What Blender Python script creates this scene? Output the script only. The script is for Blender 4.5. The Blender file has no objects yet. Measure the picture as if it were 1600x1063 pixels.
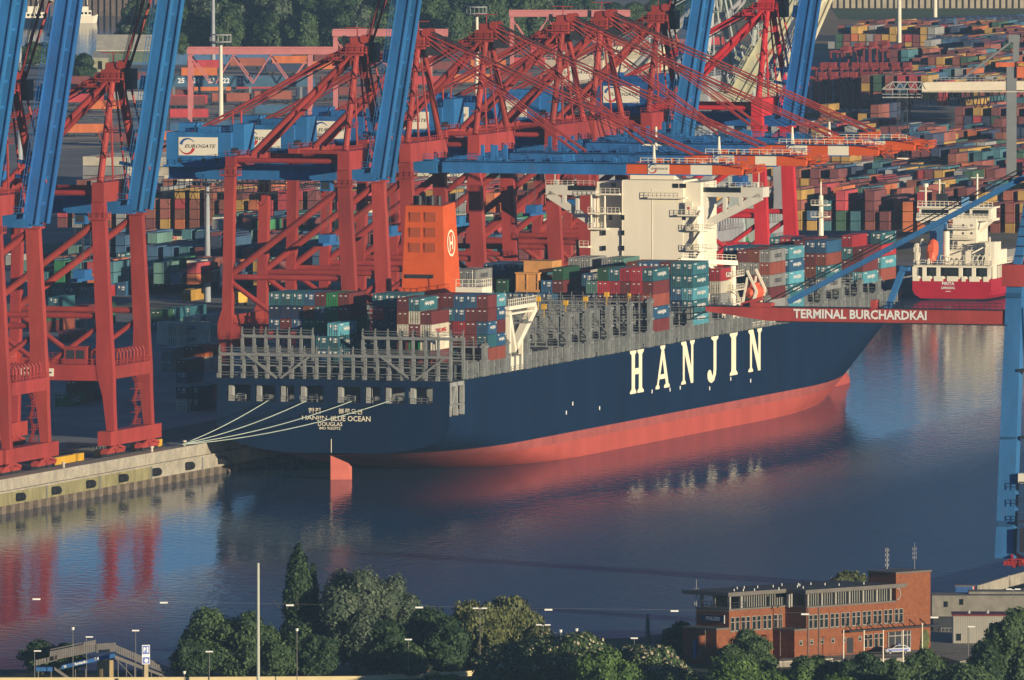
import bpy, bmesh, math, random
from math import sin, cos, tan, pi, radians, sqrt, atan2
from mathutils import Vector, Matrix
random.seed(7)
R = radians
sc = bpy.context.scene
COL = sc.collection

# ------------------------------------------------------------------ camera, sky, sun, exposure
CAM_H = 200.0
PITCH = 2.975196
FPX = 25080.0
cam_d = bpy.data.cameras.new('camera')
cam = bpy.data.objects.new('camera', cam_d)
COL.objects.link(cam)
cam.location = (0, 0, CAM_H)
cam.rotation_euler = (R(90 - PITCH), 0, 0)
cam_d.sensor_width = 36.0
cam_d.lens = 36.0 * FPX / 1600.0
cam_d.clip_start = 1.0
cam_d.clip_end = 90000.0
sc.camera = cam

SUN_EL = R(7.2)
SUN_AZ = R(43.0)          # to the right of straight behind the camera
world = bpy.data.worlds.new('World')
sc.world = world
world.use_nodes = True
wn = world.node_tree.nodes
wn.clear()
sky_n = wn.new('ShaderNodeTexSky')
sky_n.sky_type = 'NISHITA'
sky_n.sun_disc = False
sky_n.sun_elevation = SUN_EL
to_sun = Vector((sin(SUN_AZ) * cos(SUN_EL), -cos(SUN_AZ) * cos(SUN_EL), sin(SUN_EL)))
sky_n.sun_rotation = atan2(to_sun.x, to_sun.y)
sky_n.air_density = 0.5
sky_n.dust_density = 0.0
sky_n.ozone_density = 3.0
bg_n = wn.new('ShaderNodeBackground')
bg_n.inputs['Strength'].default_value = 0.07
out_n = wn.new('ShaderNodeOutputWorld')
world.node_tree.links.new(sky_n.outputs[0], bg_n.inputs[0])
world.node_tree.links.new(bg_n.outputs[0], out_n.inputs[0])

sun_d = bpy.data.lights.new('sun', 'SUN')
sun_d.energy = 4.8
sun_d.angle = R(0.5)
sun_d.color = (1.0, 0.83, 0.58)
sun = bpy.data.objects.new('sun', sun_d)
COL.objects.link(sun)
sun.rotation_euler = to_sun.to_track_quat('Z', 'Y').to_euler()
sun.location = to_sun * 500

sc.view_settings.view_transform = 'Standard'
sc.view_settings.look = 'None'
sc.view_settings.exposure = 0.40
sc.view_settings.gamma = 1.0
sc.view_settings.use_curve_mapping = False
sc.cycles.max_bounces = 5
sc.cycles.diffuse_bounces = 2
sc.cycles.glossy_bounces = 3
sc.cycles.transparent_max_bounces = 6
sc.cycles.volume_bounces = 0

# ------------------------------------------------------------------ survey helpers: photo measurements -> metres
_p = R(PITCH)
def ray(px, py):
    a = (px - 800.0) / FPX
    b = (531.5 - py) / FPX
    return Vector((a, cos(_p) + b * sin(_p), b * cos(_p) - sin(_p)))
C0 = Vector((0, 0, CAM_H))
def at(px, py, z=0.0):
    r = ray(px, py)
    return C0 + r * ((z - CAM_H) / r.z)
def atY(px, py, Y):
    r = ray(px, py)
    return C0 + r * (Y / r.y)
TH = R(17.0)
AX = Vector((sin(TH), cos(TH), 0))       # along the quay, away from the camera
BX = Vector((-cos(TH), sin(TH), 0))      # across the quay, inland
ORG = at(520, 750, 0)
ROT = pi / 2 - TH
def W(u, v, z=0.0):
    return ORG + AX * u + BX * v + Vector((0, 0, z))
def L(P):
    d = P - ORG
    return d.dot(AX), d.dot(BX), d.z
def onv(px, py, v):
    r = ray(px, py)
    t = (v - (C0 - ORG).dot(BX)) / r.dot(BX)
    q = L(C0 + r * t)
    return q[0], q[2]
def onu(px, py, u):
    r = ray(px, py)
    t = (u - (C0 - ORG).dot(AX)) / r.dot(AX)
    q = L(C0 + r * t)
    return q[1], q[2]

# ------------------------------------------------------------------ materials
def mk(name, rgb=(.5, .5, .5), rough=.6, metal=0.0, noise=.18, scale=.35, objcol=False, rust=0.0, spec=.3, streak=0.0, bump=0.0, bscale=2.0):
    m = bpy.data.materials.new(name)
    m.use_nodes = True
    nt = m.node_tree
    N = nt.nodes
    b = N['Principled BSDF']
    b.inputs['Roughness'].default_value = rough
    b.inputs['Metallic'].default_value = metal
    b.inputs['Specular IOR Level'].default_value = spec
    geo = N.new('ShaderNodeNewGeometry')
    nz = N.new('ShaderNodeTexNoise')
    nz.inputs['Scale'].default_value = scale
    nz.inputs['Detail'].default_value = 6
    nz.inputs['Roughness'].default_value = .65
    mp = N.new('ShaderNodeMapping')
    nt.links.new(geo.outputs['Position'], mp.inputs[0])
    if streak:
        mp.inputs['Scale'].default_value = (1, 1, streak)
    nt.links.new(mp.outputs[0], nz.inputs['Vector'])
    rmp = N.new('ShaderNodeMapRange')
    rmp.inputs[1].default_value = .3
    rmp.inputs[2].default_value = .7
    rmp.inputs[3].default_value = 1 - noise
    rmp.inputs[4].default_value = 1 + noise
    nt.links.new(nz.outputs[0], rmp.inputs[0])
    mul = N.new('ShaderNodeVectorMath')
    mul.operation = 'SCALE'
    if objcol:
        oi = N.new('ShaderNodeObjectInfo')
        nt.links.new(oi.outputs['Color'], mul.inputs[0])
    else:
        mul.inputs[0].default_value = rgb
    nt.links.new(rmp.outputs[0], mul.inputs['Scale'])
    col = mul.outputs[0]
    if rust:
        nz2 = N.new('ShaderNodeTexNoise')
        nz2.inputs['Scale'].default_value = scale * 2.3
        nz2.inputs['Detail'].default_value = 8
        nz2.inputs['Roughness'].default_value = .75
        nt.links.new(mp.outputs[0], nz2.inputs['Vector'])
        rr = N.new('ShaderNodeMapRange')
        rr.inputs[1].default_value = .56
        rr.inputs[2].default_value = .74
        rr.inputs[3].default_value = 0
        rr.inputs[4].default_value = rust
        nt.links.new(nz2.outputs[0], rr.inputs[0])
        mx = N.new('ShaderNodeMix')
        mx.data_type = 'RGBA'
        nt.links.new(rr.outputs[0], mx.inputs[0])
        nt.links.new(col, mx.inputs[6])
        mx.inputs[7].default_value = (.11, .075, .055, 1)
        col = mx.outputs[2]
    nt.links.new(col, b.inputs['Base Color'])
    if bump:
        bp = N.new('ShaderNodeBump')
        bp.inputs['Strength'].default_value = bump
        nb = N.new('ShaderNodeTexNoise')
        nb.inputs['Scale'].default_value = bscale
        nb.inputs['Detail'].default_value = 5
        nt.links.new(geo.outputs['Position'], nb.inputs['Vector'])
        nt.links.new(nb.outputs[0], bp.inputs['Height'])
        nt.links.new(bp.outputs[0], b.inputs['Normal'])
    return m
PAINT = mk('paint_any', objcol=True, rough=.55, noise=.26, scale=.22, rust=.40, streak=.3)
CONT = mk('container_paint', objcol=True, rough=.55, noise=.2, scale=.5, rust=.45, streak=.35)
WHITE = mk('white_paint', (.80, .745, .61), .5, noise=.06, scale=.2, rust=.1, streak=.2)
GREY = mk('deck_grey', (.195, .21, .212), .6, noise=.2, scale=.5, rust=.2)
LGREY = mk('light_grey', (.31, .32, .315), .6, noise=.12, scale=.5)
DARK = mk('dark_steel', (.03, .033, .04), .5, noise=.2)
BLACK = mk('black_rubber', (.015, .015, .017), .7)
NAVY = mk('navy_hull', (.004, .017, .050), .6, noise=.22, scale=.08, rust=.05, streak=.15, spec=.14)
SALMON = mk('red_antifouling', (.42, .080, .062), .65, noise=.14, scale=.12, rust=.12, streak=.3)
BAND = mk('worn_antifouling', (.34, .085, .075), .65, noise=.22, scale=.25, rust=.3, streak=.4)
GLASS = mk('window_glass', (.012, .018, .022), .12, noise=.05, spec=.6)
YELLOW = mk('yellow_paint', (.62, .36, .03), .5)
ORANGE = mk('orange_paint', (.62, .10, .02), .5, noise=.1)
CREAM = mk('cream_letter', (.86, .80, .60), .6, noise=.05)
REDT = mk('red_letter', (.50, .03, .03), .6)
BLUET = mk('blue_letter', (.03, .10, .30), .6)
TEXTW = mk('white_letter', (.75, .76, .74), .6, noise=.05)
CONCRETE = mk('concrete', (.36, .33, .27), .85, noise=.28, scale=.35, rust=.3, bump=.3, bscale=3)
ALGAE = mk('algae_concrete', (.25, .23, .12), .85, noise=.4, scale=.5, streak=.25, rust=.4, bump=.3, bscale=3)
ASPHALT = mk('asphalt', (.085, .085, .09), .85, noise=.3, scale=.05)
STEELROPE = mk('rope_steel', (.06, .05, .05), .6)

# ------------------------------------------------------------------ mesh builder
class MB:
    def __init__(s):
        s.v = []; s.f = []; s.m = []
    def add(s, vs, fs, m=0):
        o = len(s.v)
        s.v.extend([tuple(x) for x in vs])
        for f in fs:
            s.f.append([i + o for i in f]); s.m.append(m)
        return s
    def box(s, x0, y0, z0, x1, y1, z1, m=0):
        return s.add([(x0, y0, z0), (x1, y0, z0), (x1, y1, z0), (x0, y1, z0), (x0, y0, z1), (x1, y0, z1), (x1, y1, z1), (x0, y1, z1)],
                     [(0, 3, 2, 1), (4, 5, 6, 7), (0, 1, 5, 4), (1, 2, 6, 5), (2, 3, 7, 6), (3, 0, 4, 7)], m)
    def beam(s, p, q, w, h=None, m=0, w2=None, h2=None, up=(0, 0, 1)):
        p = Vector(p); q = Vector(q); d = (q - p).normalized()
        up = Vector(up)
        if abs(d.dot(up)) > .98: up = Vector((1, 0, 0))
        a = d.cross(up).normalized(); b = a.cross(d)
        h = h or w; w2 = w2 or w; h2 = h2 or h
        vs = []
        for c, ww, hh in ((p, w, h), (q, w2, h2)):
            for sx, sy in ((-1, -1), (1, -1), (1, 1), (-1, 1)):
                vs.append(c + a * (sx * ww / 2) + b * (sy * hh / 2))
        return s.add(vs, [(3, 2, 1, 0), (4, 5, 6, 7), (0, 1, 5, 4), (1, 2, 6, 5), (2, 3, 7, 6), (3, 0, 4, 7)], m)
    def tube(s, p, q, r, r2=None, n=8, m=0, caps=True):
        p = Vector(p); q = Vector(q); d = (q - p).normalized()
        up = Vector((0, 0, 1))
        if abs(d.dot(up)) > .98: up = Vector((1, 0, 0))
        a = d.cross(up).normalized(); b = a.cross(d)
        r2 = r if r2 is None else r2
        vs = []
        for c, rr in ((p, r), (q, r2)):
            for i in range(n):
                t = 2 * pi * i / n
                vs.append(c + a * (cos(t) * rr) + b * (sin(t) * rr))
        fs = [(i, (i + 1) % n, n + (i + 1) % n, n + i) for i in range(n)]
        if caps:
            fs += [tuple(range(n - 1, -1, -1)), tuple(range(n, 2 * n))]
        return s.add(vs, fs, m)
    def path(s, pts, r, n=5, m=0):
        for a, b in zip(pts[:-1], pts[1:]):
            s.tube(a, b, r, n=n, m=m, caps=False)
        return s
    def poly(s, pts, m=0):
        return s.add(pts, [tuple(range(len(pts)))], m)
    def slab(s, pts, th, m=0):
        """closed prism: polygon pts swept by vector th"""
        th = Vector(th); n = len(pts)
        vs = [Vector(p) for p in pts] + [Vector(p) + th for p in pts]
        fs = [tuple(range(n - 1, -1, -1)), tuple(range(n, 2 * n))] + [(i, (i + 1) % n, n + (i + 1) % n, n + i) for i in range(n)]
        return s.add(vs, fs, m)
    def rail(s, pts, h=1.1, step=2.0, r=.05, m=0, mid=True):
        for a, b in zip(pts[:-1], pts[1:]):
            a = Vector(a); b = Vector(b); n = max(1, int((b - a).length / step))
            for k in ((1.0, .5) if mid else (1.0,)):
                s.beam(a + Vector((0, 0, h * k)), b + Vector((0, 0, h * k)), r * 1.6, m=m)
            for i in range(n + 1):
                c = a.lerp(b, i / n)
                s.beam(c, c + Vector((0, 0, h)), r * 1.6, m=m)
        return s
    def text(s, txt, o, right, up, h, w=None, m=0, align='C', shear=0, off=.0):
        """lettering lying in the plane of right/up; h = capital height, w = overall width"""
        vs, fs, bw = text_geo(txt, shear, off)
        right = Vector(right).normalized(); up = Vector(up).normalized(); o = Vector(o)
        kx = (w / bw) if w else h
        x0 = {'C': -bw / 2, 'L': 0, 'R': -bw}[align]
        return s.add([o + right * ((x + x0) * kx) + up * (y * h) for x, y in vs], fs, m)
    def data(s, name, mats):
        me = bpy.data.meshes.new(name)
        me.from_pydata(s.v, [], s.f)
        for m in (mats if isinstance(mats, (list, tuple)) else [mats]):
            me.materials.append(m)
        if any(s.m):
            me.polygons.foreach_set('material_index', s.m)
        me.validate()
        me.update()
        return me
    def build(s, name, mats, parent=None, weld=False, **k):
        me = s.data(name, mats)
        if weld:
            bm = bmesh.new(); bm.from_mesh(me); bmesh.ops.remove_doubles(bm, verts=bm.verts, dist=.01); bm.to_mesh(me); bm.free()
            k['smooth'] = True
        return ob(name, me, parent, **k)
_tc = {}
def text_geo(txt, shear=0, off=0.0):
    key = (txt, shear, off)
    if key not in _tc:
        c = bpy.data.curves.new('t', 'FONT')
        c.body = txt; c.size = 1.0; c.shear = shear; c.offset = off; c.resolution_u = 2
        o = bpy.data.objects.new('t', c)
        COL.objects.link(o)
        dg = bpy.context.evaluated_depsgraph_get()
        me = bpy.data.meshes.new_from_object(o.evaluated_get(dg))
        vs = [(v.co.x, v.co.y) for v in me.vertices]
        fs = [tuple(p.vertices) for p in me.polygons]
        bpy.data.objects.remove(o); bpy.data.curves.remove(c); bpy.data.meshes.remove(me)
        x0 = min(v[0] for v in vs); x1 = max(v[0] for v in vs); y0 = min(v[1] for v in vs); y1 = max(v[1] for v in vs)
        H = y1 - y0
        vs = [((x - x0) / H, (y - y0) / H) for x, y in vs]
        _tc[key] = (vs, fs, (x1 - x0) / H)
    return _tc[key]
_labels = {}
def tag(o, label, cat, group=None, kind=None):
    if label: o['label'] = label
    if cat: o['category'] = cat
    if group: o['group'] = group
    if kind: o['kind'] = kind
    return o
def ob(name, me, parent=None, loc=None, rotz=None, color=None, label=None, cat=None, group=None, kind=None, smooth=False):
    o = bpy.data.objects.new(name, me)
    COL.objects.link(o)
    if parent: o.parent = parent
    if loc is not None: o.location = loc
    if rotz is not None: o.rotation_euler = (0, 0, rotz)
    if color: o.color = (*color, 1)
    tag(o, label, cat, group, kind)
    if smooth and me:
        for p in me.polygons: p.use_smooth = True
    return o
def empty(name, label, cat, loc=(0, 0, 0), rotz=0.0, group=None):
    o = bpy.data.objects.new(name, None)
    COL.objects.link(o)
    o.location = loc; o.rotation_euler = (0, 0, rotz)
    return tag(o, label, cat, group)
_kids = {}
def dup(root, loc=None, rotz=None, label=None):
    """copy a thing with its parts and sub-parts (mesh data shared)"""
    kids = {}
    for o in COL.objects:
        if o.parent: kids.setdefault(o.parent.name, []).append(o)
    def cp(o, par):
        c = o.copy(); COL.objects.link(c)
        if par: c.parent = par
        for k in kids.get(o.name, []): cp(k, c)
        return c
    r = cp(root, None)
    if loc is not None: r.location = loc
    if rotz is not None: r.rotation_euler = (0, 0, rotz)
    if label: r['label'] = label
    return r
def kids_of(o):
    return [c for c in COL.objects if c.parent == o]
ORD = ['first', 'second', 'third', 'fourth', 'fifth', 'sixth', 'seventh', 'eighth', 'ninth', 'tenth', 'eleventh', 'twelfth', 'thirteenth', 'fourteenth',
       'fifteenth', 'sixteenth', 'seventeenth', 'eighteenth', 'nineteenth', 'twentieth', 'twenty-first', 'twenty-second', 'twenty-third', 'twenty-fourth']

# ------------------------------------------------------------------ water and ground
wm = bpy.data.materials.new('harbour_water')
wm.use_nodes = True
nt = wm.node_tree
b = nt.nodes['Principled BSDF']
b.inputs['Base Color'].default_value = (.008, .030, .075, 1)
b.inputs['Roughness'].default_value = .10
b.inputs['IOR'].default_value = 1.33
b.inputs['Specular IOR Level'].default_value = .5
geo = nt.nodes.new('ShaderNodeNewGeometry')
def wave(scale, sx, sy, dist, strength, prev, rot=.5):
    mp = nt.nodes.new('ShaderNodeMapping')
    mp.inputs['Scale'].default_value = (sx, sy, 1)
    mp.inputs['Rotation'].default_value = (0, 0, rot)
    nt.links.new(geo.outputs['Position'], mp.inputs[0])
    nz = nt.nodes.new('ShaderNodeTexNoise')
    nz.inputs['Scale'].default_value = scale
    nz.inputs['Detail'].default_value = 4
    nt.links.new(mp.outputs[0], nz.inputs['Vector'])
    bp = nt.nodes.new('ShaderNodeBump')
    bp.inputs['Strength'].default_value = strength
    bp.inputs['Distance'].default_value = dist
    nt.links.new(nz.outputs[0], bp.inputs['Height'])
    if prev: nt.links.new(prev.outputs[0], bp.inputs['Normal'])
    return bp
# ripples: sheltered and smooth along the quay and the hull, rougher out in the basin
pv = nt.nodes.new('ShaderNodeVectorMath'); pv.operation = 'DOT_PRODUCT'
pv.inputs[1].default_value = tuple(BX)
nt.links.new(geo.outputs['Position'], pv.inputs[0])
nzr = nt.nodes.new('ShaderNodeTexNoise')
nzr.inputs['Scale'].default_value = .012
nzr.inputs['Detail'].default_value = 3
mpr = nt.nodes.new('ShaderNodeMapping')
mpr.inputs['Scale'].default_value = (1, .35, 1)
nt.links.new(geo.outputs['Position'], mpr.inputs[0])
nt.links.new(mpr.outputs[0], nzr.inputs['Vector'])
off_ = nt.nodes.new('ShaderNodeMath'); off_.operation = 'MULTIPLY_ADD'
off_.inputs[1].default_value = 70.0
nt.links.new(nzr.outputs[0], off_.inputs[0]); nt.links.new(pv.outputs['Value'], off_.inputs[2])
wind = nt.nodes.new('ShaderNodeMapRange')
v0_ = ORG.dot(BX) + 35
wind.inputs[1].default_value = v0_ - 62; wind.inputs[2].default_value = v0_ - 125
wind.inputs[3].default_value = 0.0; wind.inputs[4].default_value = 1.0
nt.links.new(off_.outputs[0], wind.inputs[0])
def ranged(lo, hi):
    r_ = nt.nodes.new('ShaderNodeMapRange'); r_.inputs[3].default_value = lo; r_.inputs[4].default_value = hi
    nt.links.new(wind.outputs[0], r_.inputs[0]); return r_.outputs[0]
w1 = wave(.45, 1, .6, .30, .8, None); nt.links.new(ranged(.09, 1.3), w1.inputs['Distance'])
w2 = wave(.03, 1, .35, 1.2, .5, w1, .2); nt.links.new(ranged(.2, 2.5), w2.inputs['Distance'])
nt.links.new(w2.outputs[0], b.inputs['Normal'])
nt.links.new(ranged(.03, .22), b.inputs['Roughness'])
# murky river water: part of the light comes from silt below the surface
df = nt.nodes.new('ShaderNodeBsdfDiffuse'); df.inputs['Color'].default_value = (.045, .125, .235, 1)
mxs = nt.nodes.new('ShaderNodeMixShader'); nt.links.new(ranged(.26, .62), mxs.inputs[0])
nt.links.new(b.outputs[0], mxs.inputs[1]); nt.links.new(df.outputs[0], mxs.inputs[2])
nt.links.new(mxs.outputs[0], nt.nodes['Material Output'].inputs['Surface'])
MB().poly([(-20000, -500, 0), (20000, -500, 0), (20000, 40000, 0), (-20000, 40000, 0)]).build('water', wm, kind='structure')

def land(name, pts, z, mat, zb=-3.0):
    m = MB()
    pts = [Vector((p[0], p[1], z)) for p in pts]
    if sum(a.x * c.y - c.x * a.y for a, c in zip(pts, pts[1:] + pts[:1])) < 0: pts.reverse()
    m.poly(pts)
    n = len(pts)
    for i in range(n):
        a = pts[i]; c = pts[(i + 1) % n]
        m.poly([Vector((a.x, a.y, zb)), Vector((c.x, c.y, zb)), c, a], 0)
    return m.build(name, mat, kind='structure')
QZ = 6.6
def w2d(u, v): return W(u, v)
GRD = mk('terminal_ground', (.24, .24, .245), .9, noise=.35, scale=.03, rust=.3)
land('ground', [w2d(-1500, 31.2), w2d(500, 31.2), w2d(610, 96), w2d(905, 99), w2d(905, -1500), Vector((6000, 5000, 0)), Vector((19000, 9000, 0)), Vector((19000, 39000, 0)), Vector((-30, 39000, 0)),
               Vector((-52, 6400, 0)), Vector((-72, 5700, 0)), Vector((-90, 5560, 0)), Vector((-3000, 5560, 0)), Vector((-3000, 4200, 0))], QZ, GRD)
land('far_bank', [Vector((-47, 6306, 0)), Vector((-34, 39000, 0)), Vector((-19000, 39000, 0)), Vector((-19000, 9000, 0)), Vector((-3000, 6306, 0))], 8.0, GRD)
BANKM = mk('bank_grass', (.055, .075, .03), .9, noise=.4, scale=.2)
shore = [(-80, 1044), (0, 1046), (120, 1048), (300, 1046), (480, 1042), (700, 1030), (830, 1012), (900, 1000), (1000, 996), (1080, 985), (1200, 968), (1400, 944), (1455, 938), (1600, 900), (1800, 850)]
sh = [at(x, y, 5.0) for x, y in shore]
land('near_bank', sh + [Vector((1500, 2990, 0)), Vector((1500, 200, 0)), Vector((-1500, 200, 0)), Vector((-1500, 2655, 0))], 5.0, BANKM)
# ------------------------------------------------------------------ container ship
SH = empty('container_ship', 'huge navy container ship with white HANJIN letters moored along the quay', 'container ship', ORG, ROT)
HB = 25.1
def cl(x, a=0., b=1.): return max(a, min(b, x))
def half(u, z):
    zk = 5.1 - u * .12
    t = cl((z - zk) / 6.5)
    w = HB * (1 - (1 - t) ** 2.3) ** (1 / 2.3) if z > zk else 0.0
    s = cl(z / 20.5) ** .9
    u0 = 235 + 100 * s
    ue = 365 + 22 * s
    if u > u0:
        q = cl((u - u0) / (ue - u0))
        w *= (1 - q ** (1.75 + .5 * s)) ** (.9)
    return w
ST = [0, 2, 4, 7, 10.5, 13, 16, 20, 24, 29, 34, 39, 44, 50, 56, 63, 70, 80, 90, 105, 120, 150, 190, 225, 240, 252, 264, 276, 288, 300, 311, 321, 331, 340, 348, 355, 361, 366, 371, 375, 379, 383, 386, 387]
LV = [-3, -1.5, 0, .6, 1.2, 1.8, 2.4, 3.0, 3.7, 4.3, 4.9, 5.5, 6.2, 7, 8, 9, 11, 13.4, 15.9, 18, 20.4]
def ztop(u, z): return z + (2.6 * cl((u - 345) / 12) if z > 20 else 0)
hull = MB(); lower = MB(); worn = MB()
def hullpt(u, z, s):
    zk = 5.1 - u * .12
    zz = max(z, min(zk, 5.5)); w = half(u, max(zz, zk))
    return (u, s * w, ztop(u, zz))
for i in range(len(ST) - 1):
    for j in range(len(LV) - 1):
        for s in (-1, 1):
            if s < 0 and ST[i + 1] <= 10.5 and LV[j] >= 13.4: continue
            a = hullpt(ST[i], LV[j], s); b_ = hullpt(ST[i + 1], LV[j], s); c = hullpt(ST[i + 1], LV[j + 1], s); d = hullpt(ST[i], LV[j + 1], s)
            if (Vector(a) - Vector(d)).length < .02 and (Vector(b_) - Vector(c)).length < .02: continue
            tgt = lower if LV[j + 1] <= 3.71 else worn if LV[j + 1] <= 5.51 else hull
            q = [a, b_, c, d] if s < 0 else [d, c, b_, a]
            tgt.poly(q)
hull.build('hull', NAVY, SH, weld=True)
hull = MB()
# counter underside closing strip and transom below the mooring deck
for j in range(11, 18):
    z0, z1 = LV[j], LV[j + 1]
    hull.poly([(0, half(0, z0), z0), (0, -half(0, z0), z0), (0, -half(0, z1), z1), (0, half(0, z1), z1)])
# transom upper part with mooring openings
hx = [(354, 392), (398, 430), (436, 460), (467, 505), (525, 563), (569, 594), (600, 632), (638, 676)]
vs_ = [HB]
for a, c in hx:
    vs_ += [onu(a, 615, 0)[0], onu(c, 615, 0)[0]]
vs_.append(-HB)
hull.box(0, -HB, 19.3, .4, HB, 20.6)
for k in range(0, len(vs_), 2):
    hull.box(0, vs_[k + 1], 15.9, .4, vs_[k], 19.3)
hull.poly([(0, HB, 15.9), (0, -HB, 15.9), (.4, -HB, 15.9), (.4, HB, 15.9)])
hull.build('transom', NAVY, SH)
worn.build('boot_stripe', BAND, SH, weld=True)
lower.build('bottom', SALMON, SH, weld=True)
# bulb, deck, rudder
bl = MB()
n = 14
prev = None
for k in range(9):
    t = k / 8; u = 352 + 36 * t
    rad = 4.4 * sqrt(max(0.0, 1 - t ** 3)) + .02
    ring = [(u, cos(2 * pi * i / n) * rad * .8, .3 + sin(2 * pi * i / n) * rad) for i in range(n)]
    if prev:
        for i in range(n): bl.poly([prev[i], prev[(i + 1) % n], ring[(i + 1) % n], ring[i]])
    prev = ring
bl.build('bulbous_bow', SALMON, SH, smooth=True)
dk = MB()
for i in range(3, len(ST) - 1):
    dk.poly([(ST[i], half(ST[i], 20), 20.3), (ST[i], -half(ST[i], 20), 20.3), (ST[i + 1], -half(ST[i + 1], 20), 20.3), (ST[i + 1], half(ST[i + 1], 20), 20.3)])
dk.poly([(0, HB, 20.35), (0, -HB, 20.35), (16, -HB, 20.35), (16, HB, 20.35)])
dk.build('main_deck', mk('deck_paint', (.10, .13, .14), .7), SH)
rd = MB()
ra = Vector((.4, .6, 0)); rf = Vector((2.6, -3.3, 0)); tn = Vector((.35, .25, 0))
rd.slab([ra + Vector((0, 0, -3)), rf + Vector((0, 0, -3)), rf + Vector((0, 0, 2.6)), rf * .8 + Vector((0, 0, 3.4)), ra + Vector((0, 0, 5.0))], tn)
rd.build('rudder', mk('rudder_red', (.46, .10, .07), .6, noise=.1, scale=.6, rust=.1), SH)
# mooring deck behind the openings
mr = MB()
mr.box(.4, -HB, 15.5, 11, HB, 15.85)
mr.box(10.6, -HB, 15.85, 11, HB, 20.3)
for k in range(1, len(vs_) - 1, 2):
    v = vs_[k] - .5
    mr.box(.9, v - .5, 15.85, 2.6, v + .35, 19.6, 1)
    mr.box(3.2, v - 2.2, 15.85, 4.6, v - .8, 17.3, 1)
    mr.tube((2.4, v - 3, 16.7), (2.4, v - 1.2, 16.7), .55, n=8, m=0)
    mr.rail([(.7, vs_[k] - .2, 15.9), (.7, vs_[k + 1] + .2, 15.9)], 1.1, 1.2, .05, 0)
mr.build('mooring_deck', [GREY, LGREY], SH)
qd = MB()                              # open starboard quarter
for u in (0.8, 5.2, 9.9):
    qd.box(u, -HB, 13.4, u + .7, -HB + .9, 20.3, 0)
qd.box(.4, -HB, 19.5, 10.6, -HB + .7, 20.3, 0)
qd.beam((1, -HB + .4, 13.5), (5.3, -HB + .4, 19.4), .5, m=0)
qd.rail([(.6, -HB + .3, 13.4), (10.4, -HB + .3, 13.4)], 1.1, 1.4, .06, 0)
qd.box(.5, -HB + .3, 13.0, 10.6, -HB + 9, 13.3, 1)
qd.build('quarter_frame', [LGREY, DARK], SH)

# hull lettering
GL = {
 'H': [[(0,0),(.46,0),(.46,.05),(.36,.11),(.36,.44),(.64,.44),(.64,.11),(.54,.05),(.54,0),(1,0),(1,.05),(.88,.11),(.88,.89),(1,.95),(1,1),(.54,1),(.54,.95),(.64,.89),(.64,.58),(.36,.58),(.36,.89),(.46,.95),(.46,1),(0,1),(0,.95),(.12,.89),(.12,.11),(0,.05)]],
 'A': [[(0,0),(.28,0),(.28,.06),(.22,.1),(.27,.22),(.5,.22),(.5,.33),(.34,.33),(.5,.68),(.5,1),(.34,1),(.34,.94),(.42,.9),(.1,.1),(0,.06)],
       [(.5,.22),(.68,.22),(.72,.1),(.6,.06),(.6,0),(1,0),(1,.06),(.92,.1),(.6,.9),(.68,.94),(.68,1),(.5,1),(.5,.68),(.62,.33),(.5,.33)]],
 'N': [[(0,0),(.34,0),(.34,.05),(.26,.1),(.26,.72),(.72,0),(.9,0),(.9,.89),(1,.95),(1,1),(.66,1),(.66,.95),(.74,.89),(.74,.38),(.36,1),(0,1),(0,.95),(.12,.89),(.12,.1),(0,.05)]],
 'J': [[(.35,1),(.35,.95),(.56,.89),(.56,.2),(.5,.08),(.43,.1),(.36,.18),(.26,.23),(.1,.22),(0,.14),(.02,.03),(.15,-.05),(.38,-.09),(.62,-.04),(.78,.1),(.82,.22),(.82,.89),(1,.95),(1,1)]],
 'I': [[(0,0),(1,0),(1,.05),(.8,.11),(.8,.89),(1,.95),(1,1),(0,1),(0,.95),(.2,.89),(.2,.11),(0,.05)]]}
for ch, x0, x1 in (('H', 984, 1005.5), ('A', 1024, 1046), ('N', 1064, 1085), ('J', 1105, 1122), ('I', 1140, 1152), ('N', 1169, 1190)):
    a = onv(x0, 560, -HB)[0]; c = onv(x1, 560, -HB)[0]
    lm = MB()
    for pl in GL[ch]:
        lm.poly([(a + x * (c - a), -HB - .06, 11.15 + z * 9.2) for x, z in pl])
    lm.build('letter', CREAM, SH)
mk_ = MB()
for x, y in ((936, 641), (1018, 615), (1046, 612), (1062, 609), (1141, 595), (1172, 598), (894, 634), (884, 648), (1283, 562), (1255, 578), (1108, 610)):
    u, z = onv(x, y, -HB - .02)
    if u < 240: mk_.poly([(u, -HB - .05, z), (u + .7, -HB - .05, z), (u + .7, -HB - .05, z + .8), (u, -HB - .05, z + .8)])
mk_.build('draft_mark', TEXTW, SH)
nm = MB()
def trans(txt, x0, x1, y, h):
    v0 = onu(x0, y, 0)[0]; v1 = onu(x1, y, 0)[0]; z = onu((x0 + x1) / 2, y, 0)[1]
    nm.text(txt, (-.06, (v0 + v1) / 2, z), (0, -1, 0), (0, 0, 1), h, abs(v0 - v1), off=.010)
trans('한진', 482, 501, 646, 1.15)
trans('블루오션', 529, 566, 647.5, 1.15)
trans('HANJIN', 472, 511, 658, 1.1)
trans('BLUE OCEAN', 517, 579, 658.5, 1.1)
trans('DOUGLAS', 497, 535, 666, .85)
trans('IMO 9502972', 499, 532, 671.5, .55)
nm.tube((-.1, 0.3, 5.6), (-.1, 0.3, 8.4), .07)
nm.build('stern_name', CREAM, SH)

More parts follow.
